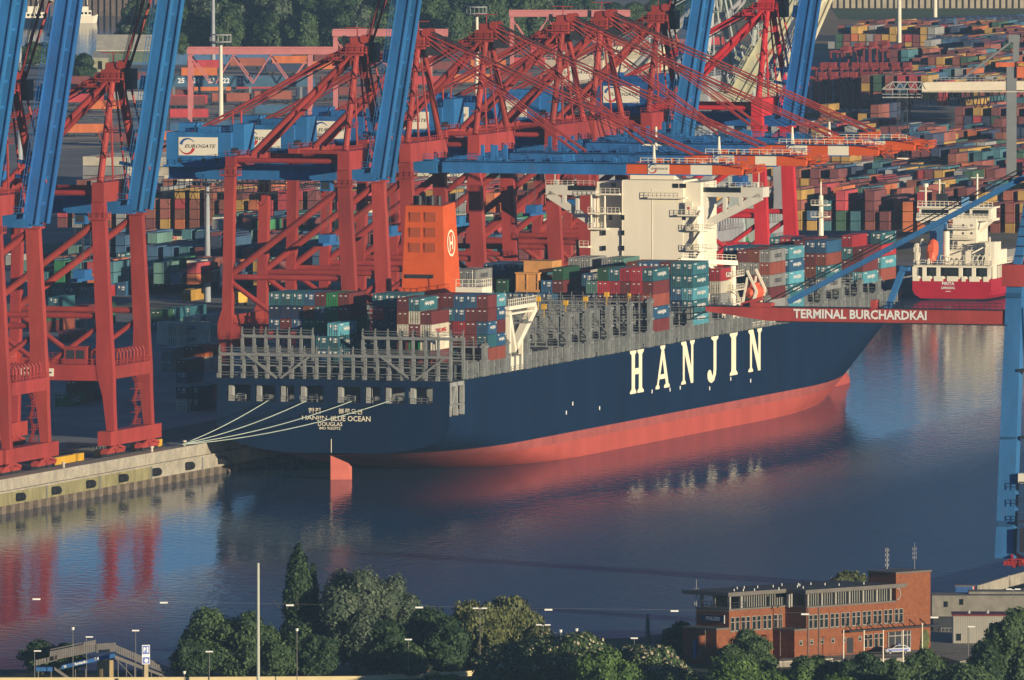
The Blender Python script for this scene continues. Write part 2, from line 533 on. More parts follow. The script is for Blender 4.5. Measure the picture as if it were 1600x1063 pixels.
# lashing bridges: one mesh shared by every bay
def lash(z1, cats=True, dense=True):
    m = MB()
    for i in range(21):
        v = -25.05 + i * 2.505
        m.box(-.75, v - .14, 20.5, -.4, v + .14, z1)
        if dense: m.box(.4, v - .13, 20.5, .75, v + .13, z1)
        m.box(-.85, v - .06, z1, -.7, v + .06, z1 + 1.9)
    lv = [23.4, 26.2, z1 - .3] if z1 > 28 else [23.4, z1 - .3]
    for z in lv:
        m.box(-.95, -25.2, z, .95, 25.2, z + .28)
        m.rail([(-.9, -25.2, z + .28), (-.9, 25.2, z + .28)], 1.1, 2.5, .05)
    for i in range(20):
        v = -25.05 + i * 2.505
        for z, zz in zip([20.6] + lv[:-1], lv):
            if (i + int(z)) % 2: m.beam((.6, v, z), (.6, v + 2.5, zz), .13)
            elif i % 4 == 1: m.box(-.3, v + .4, z + .3, .3, v + 1.9, z + 1.7, 1)
    for s in (-25.2, 24.2):
        m.box(-1.1, s + .1, 20.4, -.6, s + .8, z1 + .6); m.box(.6, s + .1, 20.4, 1.1, s + .8, z1 + .6); m.box(-.5, s + .5, 20.4, .5, s + .7, z1 - .5, 1)  # dark plate between the tower posts: shade of the gap put into its colour
        for z in lv: m.box(-1.3, s - .15, z, 1.3, s + 1.1, z + .45)
    return m
U0, DU, BL = 12.1, 15.03, 12.2
def bay(k): return U0 + DU * k
lb_hi = lash(30.2).data('lashing_bridge', [GREY, DARK])
lb_lo = lash(26.6).data('lashing_bridge_low', [GREY, DARK])
first_b = None
for k in range(1, 22):
    if k in (4, 14): continue
    ob('lashing_bridge', lb_lo if k < 3 or k > 9 else lb_hi, SH, loc=(bay(k) - 1.45, 0, 0))
def stern_frame(u, z0, z1, w0, w1, brace):
    m = MB()
    n = int((w1 - w0) / 2.51) + 1
    for i in range(n):
        v = w0 + i * (w1 - w0) / (n - 1)
        m.box(u - .3, v - .27, z0, u + .3, v + .27, z1)
        m.box(u - .12, v - .1, z1, u + .12, v + .1, z1 + 1.5)
        m.box(u - 1.0, v - .35, z0 + .02, u - .3, v + .35, z0 + 1.0) if i % 2 else None
    m.box(u - .6, w0, z1 - .7, u + .6, w1, z1 - .1)
    m.box(u - .2, w0, (z0 + z1) / 2 - .12, u + .2, w1, (z0 + z1) / 2 + .12)
    for z in (z0 + .1, (z0 + z1) / 2 + .1, z1 - .1): m.rail([(u - .55, w0, z), (u - .55, w1, z)], 1.1, 2.5, .06)
    for v, s in brace: m.beam((u - .35, v, z1 - .4), (u - .35, v + s * 6.6, z0 + .1), .62, .4)
    return m
stern_frame(1.5, 20.6, 25.9, -24.9, 24.9, [(19, -1), (5, 1), (-10, -1), (-24, 1)][0:4]).build('stern_frame', GREY, SH)
stern_frame(10.4, 20.6, 29.2, 7.6, 22.9, []).build('stern_frame', GREY, SH)
stern_frame(10.4, 20.6, 29.2, -24.9, -3.2, []).build('stern_frame', GREY, SH)
# coaming posts along the starboard side
cp = MB()
u = 13.0
k = 0
while u < 345:
    w = half(u, 20)
    cp.box(u, -w + .15, 20.4, u + .6, -w + 1.0, 23.7 + (.6 if k % 4 == 0 else 0), 0)
    cp.box(u + 1.3, -w + 1.9, 20.4, u + 3.5, -w + 2.3, 23.2, 2); cp.box(u + 1.5, -w + 1.0, 20.4, u + 2.1, -w + 1.6, 21.6 + (k % 3) * .5, 0)  # dark plates behind the posts carry the gap shade in their colour
    if k % 2 == 0: cp.box(u + 2.7, -w + 1.6, 20.4, u + 3.2, -w + 2.2, 22.2, 1)
    cp.beam((u + .4, -w + .6, 20.5), (u + 2.9, -w + 2.4, 23.2), .25, m=0)
    u += 3.757; k += 1
cp.rail([(10, -HB + .1, 20.4), (300, -HB + .1, 20.4)], 1.1, 2.6, .05, 0)
for k in range(22):
    w = min(half(bay(k) + 12, 20), HB) - 2.8
    cp.box(bay(k) - .6, -w, 20.35, bay(k) + 12.6, w, 23.3, 2)  # hatches coloured darker, shade seen between the posts put into the colour
cp.build('hatch_coaming', [GREY, DARK, mk('hatch_shade_grey', (.075, .085, .09), .7)], SH)

# funnel
fz0, fz1 = 34.0, 53.9
f0, f1, f2, f3 = (58.5, -6.0), (58.5, 3.6), (70.0, 3.6), (70.0, -6.0)
g0, g1, g2, g3 = (59.6, -5.2), (59.6, 2.9), (68.2, 2.9), (68.2, -5.2)
fm = MB()
b0 = [(x, y, fz0) for x, y in (f0, f1, f2, f3)]; t0 = [(x, y, fz1 + (.5 if i in (2, 3) else 0)) for i, (x, y) in enumerate((g0, g1, g2, g3))]
fm.add(b0 + t0, [(1, 0, 4, 5), (0, 3, 7, 4), (3, 2, 6, 7), (2, 1, 5, 6), (4, 7, 6, 5)])
fm.box(58.45, -6.1, 33.2, 70.1, 3.7, 36.6)
FU = fm.build('funnel', ORANGE, SH)
grm = mk('vent_grille', (.40, .085, .03), .6, noise=.1)
for i in range(2):
    for j in range(3):
        g = MB()
        yc = -.95 + (.5 - i) * 3.3; zc = 45.2 + j * 3.2
        uu = 58.5 + (zc - fz0) / (fz1 - fz0) * 1.1 - .12
        g.box(uu - .02, yc - 1.2, zc - 1.0, uu + .1, yc + 1.2, zc + 1.0)
        for q in range(6): g.box(uu - .14, yc - 1.2, zc - .95 + q * .34, uu - .02, yc + 1.2, zc - .8 + q * .34)
        g.build('vent_grille', grm, FU)
g = MB(); g.box(58.5, -3.4, 38.8, 58.75, 2.6, 39.6); g.build('vent_slot', DARK, FU)
g = MB()
for y, x in ((-3.6, 62), (-2.2, 61.6), (-.8, 62.2), (.6, 61.8), (1.8, 63), (-1.5, 64.5)): g.tube((x, y, 53), (x, y, 55.9), .55, n=10)
g.build('exhaust_pipe', DARK, FU)
em = MB()                               # ring with a tall H on the starboard face
def fside(uc, zc, x, z):
    zz = zc + z; t = (zz - fz0) / (fz1 - fz0)
    return (uc + x, -6.0 + .8 * t - .1, zz)
for i in range(28):
    a, c = 2 * pi * i / 28, 2 * pi * (i + 1) / 28
    em.poly([fside(64.2, 46, cos(q) * rr, sin(q) * rr) for q, rr in ((a, 2.35), (a, 2.8), (c, 2.8), (c, 2.35))][::1])
for x0, x1, z0, z1 in ((-1.25, -.65, -1.7, 1.4), (.65, 1.25, -1.4, 1.7), (-.65, .65, -.3, .3)):
    em.poly([fside(64.2, 46, x0, z0), fside(64.2, 46, x1, z0), fside(64.2, 46, x1, z1), fside(64.2, 46, x0, z1)])
em.build('emblem', CREAM, FU)
# casing under and around the funnel
cs = MB()
cs.box(44.5, -16.5, 20.4, 57.5, 5, 34.5, 0)
cs.box(48.5, -17.2, 34.5, 55.5, -11.4, 37.6, 0)
cs.rail([(48.5, -11.5, 37.6), (48.5, -17.1, 37.6), (55.4, -17.1, 37.6)], 1.6, 1.3, .06, 0)
cs.tube((52, -14, 37.6), (52, -14, 41), .07)
cs.build('engine_casing', WHITE, SH)
wt = MB()                               # white side platform with braces
wt.box(42.6, -24.9, 33.2, 62, -23.6, 34.0)
wt.box(42.6, -24.9, 32.2, 62, -23.8, 32.6)
wt.rail([(42.6, -24.8, 34.0), (62, -24.8, 34.0)], 1.4, 1.3, .06)
wt.beam((61.6, -24.4, 33), (48, -24.4, 25.5), 1.6, 1.4)
wt.beam((43.4, -24.4, 32.5), (47.5, -24.4, 24.5), 1.1, 1.2)
wt.beam((43.6, -24.4, 20.5), (43.6, -24.4, 33), 1.0)
wt.beam((52.5, -24.4, 20.5), (52.5, -24.4, 27), .8)
wt.box(44, -24.6, 20.5, 52, -22.6, 23.4)
for z in (25, 27.5, 30): wt.rail([(44, -23.4, z), (44, -18, z)], 1.1, 1.4, .05); wt.box(44, -23.6, z - .2, 45.5, -18, z)
wt.build('side_platform', WHITE, SH)

# accommodation block and bridge
AU = 226.0
ac = MB()
ac.box(AU, -8.6, 20.4, AU + 13, 5.3, 52.6)
ac.box(AU + .4, 5.3, 20.4, AU + 13, 12.7, 42.0)
ac.box(AU + 3.5, 5.3, 42.0, AU + 13, 12.2, 52.0)
ac.box(AU + .1, -12.4, 20.4, AU + 13, -8.6, 47.2)
ac.box(AU + .6, -12.4, 47.2, AU + 13, -8.6, 52.2)
ac.box(AU - .06, -1.6, 22, AU + .05, -1.45, 50.8)
ac.box(AU - .06, 5.25, 22, AU + .05, 5.4, 52.4)
AC = ac.build('accommodation', WHITE, SH)
for y0, y1, z in ((10.9, 5.6, 49.6), (12.8, 5.6, 45.4), (12.8, 8.6, 42.0), (14.8, 12.7, 38.0), (14.8, 12.7, 34.4), (-.8, -9.4, 49.0), (-7.6, -12.6, 45.2)):
    st = MB()
    st.box(AU - 1.3, y1, z - .35, AU + .6, y0, z)
    st.rail([(AU - 1.25, y0, z), (AU - 1.25, y1, z)], 1.15, .9, .05)
    st.build('balcony', WHITE, SH)
for y in (12.3, 9.2): st = MB(); st.tube((AU - .4, y, 42), (AU - .4, y, 49.4), .22); st.build('support_post', WHITE, SH)
for k, z in enumerate((42, 37.6, 33.2, 28.8)):
    st = MB()
    pts = [(AU - 1.2, -9.6, z), (AU - 1.8, -12.6, z), (AU + .6, -14.6, z), (AU + 5, -14.8, z)]
    st.slab([Vector(p) for p in pts] + [Vector((AU + 5, -11, z)), Vector((AU, -9, z))], (0, 0, -.35))
    st.rail(pts, 1.15, 1.0, .05)
    st.beam((AU - .8, -10.2, z), (AU - .8, -13, z + 4.2), .5, .12)
    st.build('stair_landing', WHITE, SH)
st = MB(); st.tube((AU + .8, -11.6, 21), (AU + .8, -11.6, 47), 1.5, n=10); st.build('stair_tower', WHITE, SH)
for x, y in ((954, 340), (1069, 340), (944, 364), (973, 364), (944, 388), (973, 388), (973, 340)):
    v, z = onu(x, y, AU)
    w = MB(); w.box(AU - .09, v - .4, z - .55, AU + .02, v + .4, z + .55); w.build('window', GLASS, AC)
for x0, x1, y0, y1 in ((955, 963, 286, 293), (1051, 1060, 287, 294), (1062, 1072, 287, 294)):
    v0, z1 = onu(x0, y0, AU); v1, z0 = onu(x1, y1, AU)
    w = MB(); w.box(AU - .09, v1, z0, AU + .02, v0, z1); w.build('window', GLASS, AC)
bx = MB(); bx.box(AU - 1.0, -10.9, 45.3, AU - .1, -9.3, 47.9); bx.build('equipment_box', WHITE, SH)
bx = MB(); bx.box(AU - 1.06, -10.35, 46.4, AU - 1.0, -9.85, 46.9); bx.build('red_mark', REDT, SH)
WG = mk('wing_paint', (.62, .60, .54), .5, noise=.06)
def wing(s, e):
    m = MB()
    u0, u1 = AU + 2.5, AU + 7.5
    m.box(u0, min(s * 12.2, s * e), 49.0, u1, max(s * 12.2, s * e), 50.0)
    m.box(u0 + .05, min(s * 12.2, s * (e - 5)), 50.0, u0 + .3, max(s * 12.2, s * (e - 5)), 51.1, 1)
    m.box(u0, min(s * (e - 5), s * e), 50.0, u1, max(s * (e - 5), s * e), 51.2)
    m.beam((u0 + .5, s * (e - .5), 49.2), (u0 + .5, s * 13.0, 43.0), 1.0, 1.7)
    for q in (.35, .62):
        y = 12.6 + (e - 12.6) * q
        m.beam((u0 + .5, s * y, 49), (u0 + .5, s * y, 43.6 + 5.8 * q), .8, 1.2)
    m.beam((u0 + .5, s * 12.8, 49), (u0 + .5, s * 12.8, 42), .8, 1.6)
    m.rail([(u0, s * 12.4, 51.2), (u0, s * e, 51.2)], 1.0, 1.2, .05)
    m.tube((u0 + 2, s * (e - 1.5), 51), (u0 + 2, s * (e - 1.5), 54.4), .12)
    m.box(u0 + 1, s * (e - 2) - .5, 51, u0 + 2, s * (e - 2) + .5, 52.3)
    return m.build('bridge_wing', [WG, GLASS], SH)
wing(1, 23.6); wing(-1, 26.0)
mt = MB()
mt.box(AU + 5, -5, 52.6, AU + 11, 5, 55.2); mt.tube((AU + 8, 0, 55), (AU + 8, 0, 64), .5, .25); mt.beam((AU + 8, -3, 60), (AU + 8, 3, 60), .4)
mt.build('radar_mast', WHITE, SH)
# provision crane and lifeboat on the starboard side
pc = MB()
pc.tube((216, -22.8, 20.4), (216, -22.8, 34.6), .7, n=10)
pc.tube((206, -16, 20.4), (206, -16, 36), .6)
pc.beam((205, -14, 36.2), (217, -23.4, 35.2), .8, 1.0)
pc.beam((205, -14, 36.2), (200, -9, 34), .6)
pc.beam((216, -22.8, 31), (210, -18, 35.6), .5)
pc.rail([(205, -14.5, 36.7), (216.5, -23.4, 35.8)], 1.1, 1.2, .05)
for z in (23.5, 26.5, 29.5, 32.5):
    pc.box(212, -24.3, z - .2, 220, -20.5, z); pc.rail([(212, -24.2, z), (220, -24.2, z)], 1.1, 1.3, .05)
pc.beam((214, -24, 23.5), (218, -24, 26.5), .5, .1); pc.beam((218, -24, 26.5), (214, -24, 29.5), .5, .1)
pc.build('provision_crane', WHITE, SH)
dv = MB()
for u in (228.5, 235.5):
    dv.beam((u, -22, 20.4), (u, -24.6, 28.5), .6); dv.beam((u, -24.6, 28.5), (u, -22.4, 33), .5)
    dv.beam((u, -20.5, 20.4), (u, -22.5, 31.5), .4)
dv.rail([(224, -24.8, 20.6), (242, -24.8, 20.6)], 1.2, 1.2, .06)
dv.box(224, -24.6, 23.2, 241, -21, 23.5); dv.rail([(224, -24.5, 23.5), (241, -24.5, 23.5)], 1.2, 1.3, .06)
dv.build('davit', WHITE, SH)
def lifeboat(cx, cy, cz, Lh, rr, tilt, parent, label):
    m = MB(); n = 10; prev = None
    for k in range(9):
        t = -1 + k / 4; r_ = rr * sqrt(max(0, 1 - abs(t) ** 2.6)) + .03
        ring = []
        for i in range(n):
            a = 2 * pi * i / n
            ring.append(Vector((t * Lh, cos(a) * r_, sin(a) * r_ * 1.05 + (.25 * r_ if abs(t) < .5 and sin(a) > .6 else 0))))
        if prev:
            for i in range(n): m.poly([prev[i], prev[(i + 1) % n], ring[(i + 1) % n], ring[i]])
        prev = ring
    m.box(-.9, -rr * .5, rr * .8, .9, rr * .5, rr * 1.35)
    o = m.build('lifeboat', mk('lifeboat_orange', (.72, .12, .05), .5), None, label=label, cat='lifeboat', smooth=False)
    o.location = W(cx, cy, cz) if parent is None else parent.matrix_world @ Vector((cx, cy, cz))
    o.rotation_euler = (0, tilt, ROT)
    return o
lifeboat(232, -23.2, 28.0, 4.2, 1.6, 0, None, 'red-orange enclosed lifeboat hanging beside the white accommodation block')
fmst = MB()
fmst.tube((366, 0, 20), (366, 0, 43.5), .85, .55, n=10)
for z in (33, 38.5, 41.2):
    fmst.box(364.6, -1.9, z, 367.4, 1.9, z + .3); fmst.rail([(364.6, 1.9, z + .3), (364.6, -1.9, z + .3)], 1.0, .8, .05)
fmst.tube((366, 0, 43), (366, 0, 46.5), .2)
fmst.build('foremast', WHITE, SH)
# yellow lamp heads on the bridges
for x, y in ((841, 468), (850, 480), (884, 474), (915, 468), (948, 461), (982, 463)):
    u, z = onv(x, y, -20); bp_ = MB()
    bp_.tube((u, -20, z - 2.2), (u, -20, z - .3), .08); bp_.box(u - .4, -20.45, z - .4, u + .4, -19.55, z + .6); bp_.build('deck_lamp', YELLOW, SH)

# ------------------------------------------------------------------ containers
CW, CHH = 2.44, 2.62
PAL = {'teal': (.035, .135, .17), 'blue': (.03, .10, .20), 'navy': (.018, .035, .09), 'maroon': (.155, .035, .035), 'brown': (.22, .065, .035), 'red': (.40, .035, .045),
       'green': (.02, .20, .07), 'dark green': (.025, .085, .045), 'grey': (.27, .275, .27), 'white': (.62, .58, .47), 'orange': (.50, .13, .035), 'light blue': (.10, .32, .40),
       'yellow': (.42, .25, .05), 'sea green': (.10, .22, .19), 'rust': (.27, .075, .05), 'cream': (.60, .55, .42)}
def cont_mesh(ln, nm_):
    m = MB(); h = CHH; w = CW / 2
    m.box(.12, -w + .07, .12, ln - .12, w - .07, h - .05)
    for x in (0, ln - .16):
        for y in (-w, w - .16): m.box(x, y, 0, x + .16, y + .16, h)
    for y in (-w, w - .12):
        m.box(.16, y, 0, ln - .16, y + .12, .16); m.box(.16, y, h - .12, ln - .16, y + .12, h)
    for x in (0, ln - .12): m.box(x, -w + .16, 0, x + .12, w - .16, .16); m.box(x, -w + .16, h - .12, x + .12, w - .16, h)
    nr = int(ln / .62)
    for i in range(nr):
        x = .4 + i * (ln - .8) / (nr - 1)
        m.box(x - .11, -w + .02, .17, x + .11, -w + .09, h - .13)
    return m.data(nm_, CONT)
C40 = cont_mesh(12.19, 'container_40'); C20 = cont_mesh(6.06, 'container_20')
def door_mesh(s, mark):
    m = MB(); w = CW / 2
    y0, y1 = (.02, w - .17) if s > 0 else (-w + .17, -.02)
    m.box(.03, y0, .17, .11, y1, CHH - .13, 0)
    for t in (.28, .72):
        y = y0 + (y1 - y0) * t
        m.box(-.03, y - .035, .12, .03, y + .035, CHH - .08, 1)
        m.box(-.04, y - .16, 1.0, .02, y + .06, 1.1, 1)
    if mark == 1:
        n = 8; c = (y0 + y1) / 2
        m.add([(.02, c + .3 * cos(2 * pi * i / n), 2.05 + .3 * sin(2 * pi * i / n)) for i in range(n)], [tuple(range(n - 1, -1, -1))], 2)
    if mark == 2:
        m.box(.0, y0 + .15, 1.85, .02, y1 - .1, 2.25, 2)
        m.box(.0, y0 + .2, 1.35, .02, y1 - .45, 1.7, 2); m.box(.0, y1 - .4, 1.3, .02, y1 - .1, 1.7, 2)
    if mark == 3:
        m.box(.0, y0 + .3, 2.0, .02, y1 - .15, 2.2, 2)
    return m.data('door', [CONT, STEELROPE, TEXTW])
DOORS = {'h': (door_mesh(1, 1), door_mesh(-1, 2)), 'p': (door_mesh(1, 3), door_mesh(-1, 3)), 'n': (door_mesh(1, 0), door_mesh(-1, 3))}
def logo(txt, ln, h, w, mat, extra=False, x=.52):
    m = MB()
    m.text(txt, (ln * x, -CW / 2 - .05, 1.3 - h / 2), (1, 0, 0), (0, 0, 1), h, w, off=.03)
    if extra:
        m.box(ln * .07, -CW / 2 - .06, 2.2, ln * .23, -CW / 2 - .04, 2.36)
        n = 6; m.box(ln - .75, -CW / 2 - .06, 2.1, ln - .3, -CW / 2 - .04, 2.4)
    return m.data('lettering', mat)
LOGO = {('HANJIN', 40): logo('HANJIN', 12.19, 1.0, 6.2, TEXTW, True), ('HANJIN', 20): logo('HANJIN', 6.06, .85, 3.6, TEXTW, True),
        ('COSCO', 40): logo('COSCO', 12.19, .9, 5.2, mk('grey_letter', (.06, .065, .08), .6)), ('K LINE', 40): logo('K LINE', 12.19, .9, 4.6, TEXTW),
        ('YANG MING', 40): logo('YANG MING', 12.19, .85, 7.5, REDT), ('UASC', 40): logo('UASC', 12.19, 1.1, 6, TEXTW), ('MAERSK', 40): logo('MAERSK', 12.19, .8, 6, BLUET),
        ('HAMBURG SÜD', 40): logo('HAMBURG SÜD', 12.19, .9, 8.0, mk('grey_letter_dark', (.08, .08, .08), .6))}
n_cont = [0]
def container(u, v, z, color, label, group, size=40, text=None, doors='p', loc=None, rotz=None):
    """one container: body + two door leaves (+ lettering); u, v, z is the middle of its lower aft edge"""
    o = ob('shipping_container', C40 if size == 40 else C20, None, loc if loc is not None else W(u, v, z), ROT if rotz is None else rotz)
    c = PAL[color]; j = random.uniform(.82, 1.16)
    c = tuple(min(1, x * j) for x in c)
    o.color = (*c, 1)
    tag(o, label, 'container', group)
    if doors:
        for d in DOORS[doors]:
            dd = ob('door', d, o); dd.color = (*c, 1)
    if text:
        ob('lettering', LOGO[(text, size)], o)
    n_cont[0] += 1
    return o
PORT = 25.1
def col_v(j): return PORT - 2.51 * (j + .5)
ZB, TH_ = 23.5, 2.72
BAYN = ['sternmost bay'] + [ORD[k] + ' bay from the stern' for k in range(1, 22)]
def stack(k, j, colors, text={}, n=5, half20=False, vis=None):
    """colors from the top tier down; tiers are numbered from the hatch"""
    for i, c in enumerate(colors):
        t = n - 1 - i
        tn = 'topmost' if i == 0 else ORD[t] + ' tier'
        tx = text.get(i)
        if not c: continue
        base = f"{c} container in {BAYN[k]}, {ORD[j]} row from port side, {tn}"
        mark = 'h' if (tx == 'HANJIN' or c in ('teal', 'blue')) else ('n' if random.random() < .3 else 'p')
        if half20:
            for q in (0, 1):
                cc = c if isinstance(c, str) else c[q]
                container(bay(k) + q * 6.25, col_v(j), ZB + TH_ * t, cc, base.replace(' container', (' aft' if q == 0 else ' forward') + ' short container'), 'containers stacked on the ship', 20,
                          'HANJIN' if (tx and q in tx) else None, mark if q == 0 else None)
        else:
            container(bay(k), col_v(j), ZB + TH_ * t, c, base, 'containers stacked on the ship', 40, tx, mark)
def J(px, y, k): return int(round((PORT - onu(px, y, bay(k))[0]) / 2.51))
H = 'HANJIN'
# sternmost bay
j = J(492, 520, 0)
stack(0, j, ['teal', 'blue'], {}, 2); stack(0, j + 1, ['light blue', 'teal', 'teal'], {0: H, 1: H, 2: H}, 3)
j = J(621, 470, 0)
stack(0, j, ['maroon', 'brown', 'white', 'maroon'], {}, 5); stack(0, j + 1, ['teal', 'white', 'maroon', 'green', 'maroon'], {0: H}, 5)
stack(0, j + 2, ['maroon', 'white', 'white', 'maroon'], {1: 'YANG MING'}, 4)
# second bay
j = J(412, 458, 1)
for q, cs_ in enumerate((['teal', 'navy', 'blue'], ['teal', 'navy', 'maroon'], ['teal', 'navy', 'blue'], ['blue', 'brown', 'green', 'green'], ['maroon', 'teal', 'green', 'blue'], ['green', 'green', 'green', 'green'], ['maroon', 'maroon', 'green', 'maroon'])):
    stack(1, j + q, cs_)
j = J(577, 464, 1)
stack(1, j, ['teal', 'red', 'navy']); stack(1, j + 1, ['teal', 'navy', 'navy']); stack(1, j + 2, ['teal', 'navy', 'maroon'])
stack(1, 15, ['maroon', 'maroon', 'white', 'maroon']); stack(1, 16, ['maroon', 'teal', 'maroon', 'blue', 'maroon']); stack(1, 17, ['blue', 'blue', 'red', 'maroon', 'teal']); stack(1, 18, ['blue', 'maroon', 'maroon', 'maroon', 'maroon'])
for i, (c0, c1, tx) in enumerate((('maroon', 'light blue', (1,)), ('maroon', 'blue', (1,)), ('blue', 'maroon', (0,)), ('teal', 'blue', (1,)), ('rust', 'rust', ()))):
    t = 4 - i
    for q, c in ((0, c0), (1, c1)):
        container(bay(1) + q * 6.3, col_v(19), ZB + TH_ * t, c, f"{c} short {'aft' if q == 0 else 'forward'} container at starboard edge of second bay, {'topmost' if i == 0 else ORD[t] + ' tier'}", 'containers stacked on the ship', 20, H if q in tx else None, 'p' if q == 0 else None)
# behind the funnel
stack(8, J(712, 418, 8), ['grey', 'grey']); stack(8, J(730, 418, 8), ['grey', 'grey'], {0: 'COSCO', 1: 'COSCO'})
j = J(748, 400, 10)
for q, c in enumerate(['blue', 'blue', 'navy', 'teal', 'teal']): stack(10, j + q, [c, 'maroon'], {0: H} if q == 4 else {})
stack(9, J(776, 432, 9), ['dark green', 'teal'], {}, 4)
for px in (790, 808, 826): stack(9, J(px, 460, 9), ['blue'], {}, 3)
stack(9, J(844, 435, 9), ['blue', 'blue'], {}, 4)
stack(9, J(863, 418, 9), ['dark green', 'maroon']); 
stack(9, J(915, 434, 9), ['sea green', 'navy'], {}, 4)
for q, (a, c) in enumerate((('dark green', 'red'), ('teal', 'red'), ('red', 'maroon'), ('red', 'red'), ('teal', 'maroon'))):
    stack(9, 15 + q, [a, c] + (['rust', 'blue', 'maroon'] if q == 4 else ['maroon']), {0: H, 3: H} if q == 4 else {})
stack(12, J(941, 398, 12), ['grey', 'maroon']); stack(12, J(958, 398, 12), ['sea green', 'maroon'])
stack(12, J(886, 407, 12), ['grey']); stack(12, J(902, 407, 12), ['grey'])
stack(11, J(905, 412, 11), ['blue'], {}, 4); stack(11, J(922, 412, 11), ['grey'], {}, 4)
for q, c in enumerate(['brown', 'blue', 'blue', 'maroon', 'teal', 'teal']):
    stack(11, 14 + q, [c, 'navy'] if q < 4 else [c, 'teal', 'blue', 'navy'] if q == 4 else ['teal', 'teal', 'light blue', 'teal', 'light blue'], {0: H, 1: H, 2: H, 3: 'COSCO' if 0 else H, 4: H} if q == 5 else {})
stack(13, J(1112, 425, 13), ['red', 'white', 'grey', 'white'], {0: 'K LINE'}, 4); stack(13, J(1112, 425, 13) - 1, ['maroon', 'grey'], {}, 4)
stack(15, 17, ['maroon', 'grey']); stack(15, 18, ['brown', 'grey', 'maroon']); stack(15, 19, ['grey', 'rust', 'grey', 'maroon', 'grey'], {0: 'COSCO', 2: 'COSCO'})
for q, c in enumerate(['blue', 'blue', 'teal', 'maroon', 'teal', 'light blue']):
    stack(16, 14 + q, [c, 'blue', 'teal'] if q < 5 else ['light blue', 'blue', 'light blue', 'teal', 'light blue'], {i: H for i in range(5)} if q == 5 else {})
stack(18, 17, ['maroon', 'brown']); stack(18, 18, ['blue', 'maroon', 'brown']); stack(18, 19, ['blue', 'rust', 'teal', 'grey'], {2: H, 3: 'COSCO'}, 5)
for q, c in enumerate(['teal', 'red', 'navy', 'maroon']): stack(19, 13 + q, [c, 'maroon'])
stack(20, 17, ['maroon', 'teal'], {}, 4); stack(20, 18, ['red', 'teal', 'maroon'], {}, 5); stack(20, 19, ['maroon', 'maroon', 'light blue'], {2: H}, 4)
stack(21, 17, ['navy', 'navy']); stack(21, 18, ['navy', 'red', 'blue']); stack(21, 19, ['teal', 'red', 'light blue', 'rust'], {0: H, 1: 'K LINE', 2: H}, 5)
# beige machine crates between the stacks
om = MB()
om.box(0, -3.0, 0, 9, 2.4, .5); om.box(.4, -2.6, .5, 7, 2.2, 3.9); om.box(-.1, -2.9, 3.9, 7.4, 2.5, 4.2); om.box(2.2, -5.2, 4.2, 9.2, 1.2, 6.6)
for y in (-2.65, -.2, 2.1): om.box(.2, y, .5, .42, y + .25, 3.9)
om.box(.25, -2.6, 2.0, .41, 2.2, 2.2)
om.build('machine_crate', mk('crate_tan', (.55, .27, .09), .7), None, loc=W(bay(9), onu(822, 430, bay(9))[0], 31.7), rotz=ROT, label='tan crated machine lying on top of blue containers behind the grey COSCO pair', cat='crate')
# ------------------------------------------------------------------ quay wall of the container terminal
QV = 28.0
QW = empty('quay_wall', 'weathered concrete quay wall with algae panels under the red cranes', 'quay wall', W(0, QV, 0), ROT)
capm = MB()
capm.box(-260, 0.6, 4.6, 120, 5.0, 6.9, 0)
capm.box(-260, -.25, 4.25, 120, .6, 4.6, 0)
for i in range(34):
    u = -150 + i * 5.6
    capm.box(u, .5, 6.0, u + .5, .6, 6.35, 1)
capm.build('coping', [CONCRETE, LGREY], QW)
pn = MB(); pn.box(.08, -.05, 1.7, 33.2, 2, 4.25, 0); pn_d = [pn.data('wall_panel', [ALGAE]), pn.data('wall_panel', [CONCRETE])]
for i in range(8): ob('wall_panel', pn_d[0 if i < 4 else 1], QW, loc=(-168 + i * 33.4, 0, 0))
pl = MB(); pl.box(-1.2, .25, -2, 1.2, 2.6, 1.72); pl_d = pl.data('pile', mk('pile_concrete', (.17, .14, .11), .9, noise=.35, scale=.8))
for i in range(46): ob('pile', pl_d, QW, loc=(-160 + i * 5.55, 0, 0))
bk = MB(); bk.box(-260, 2.7, -2, 120, 3.0, 4.2); bk.build('shade_back_wall', DARK, QW)  # dark sheet behind the piles, shade of the gaps put into its colour
jt = MB()
for i in range(9):
    u = -168 + i * 33.4; jt.box(u - .22, -.3, 1.7, u + .02, -.06, 4.3)
jt.build('joint_post', GREY, QW)
fn = MB(); fn.tube((-1.0, -.5, 0), (1.0, -.5, 0), .85, n=12); fn.tube((-1.05, -.5, 0), (-1.0, -.5, 0), .45, n=10, m=1); fd = fn.data('fender', [BLACK, DARK])
for i, px in enumerate((29, 85, 139, 190, 242, 294, 345)):
    u, z = onv(px, 0, QV - .5); y_ = 778 - .202 * px
    ob('fender', fd, None, loc=W(u, QV - .3, 3.05), rotz=ROT, label=f'black rubber fender, {ORD[i]} from the left along the quay wall', cat='fender', group='fenders along the quay wall')
bd = MB(); bd.tube((0, 0, 0), (0, 0, .9), .28, .24, 8); bd.tube((0, 0, .85), (0, 0, 1.15), .48, .4, 8); bdd = bd.data('bollard', mk('bollard_pale', (.55, .5, .4), .6))
for i, px in enumerate((100, 238, 289)):
    u, z = onv(px, 750 - .2 * px, QV + 1.5)
    ob('bollard', bdd, None, loc=W(u, QV + 1.6, 6.9), rotz=ROT, label=['pale bollard on the quay between the two crane feet', 'pale bollard on the quay right of the crane bogies', 'pale bollard holding the four mooring lines'][i], cat='bollard', group='bollards on the quay')
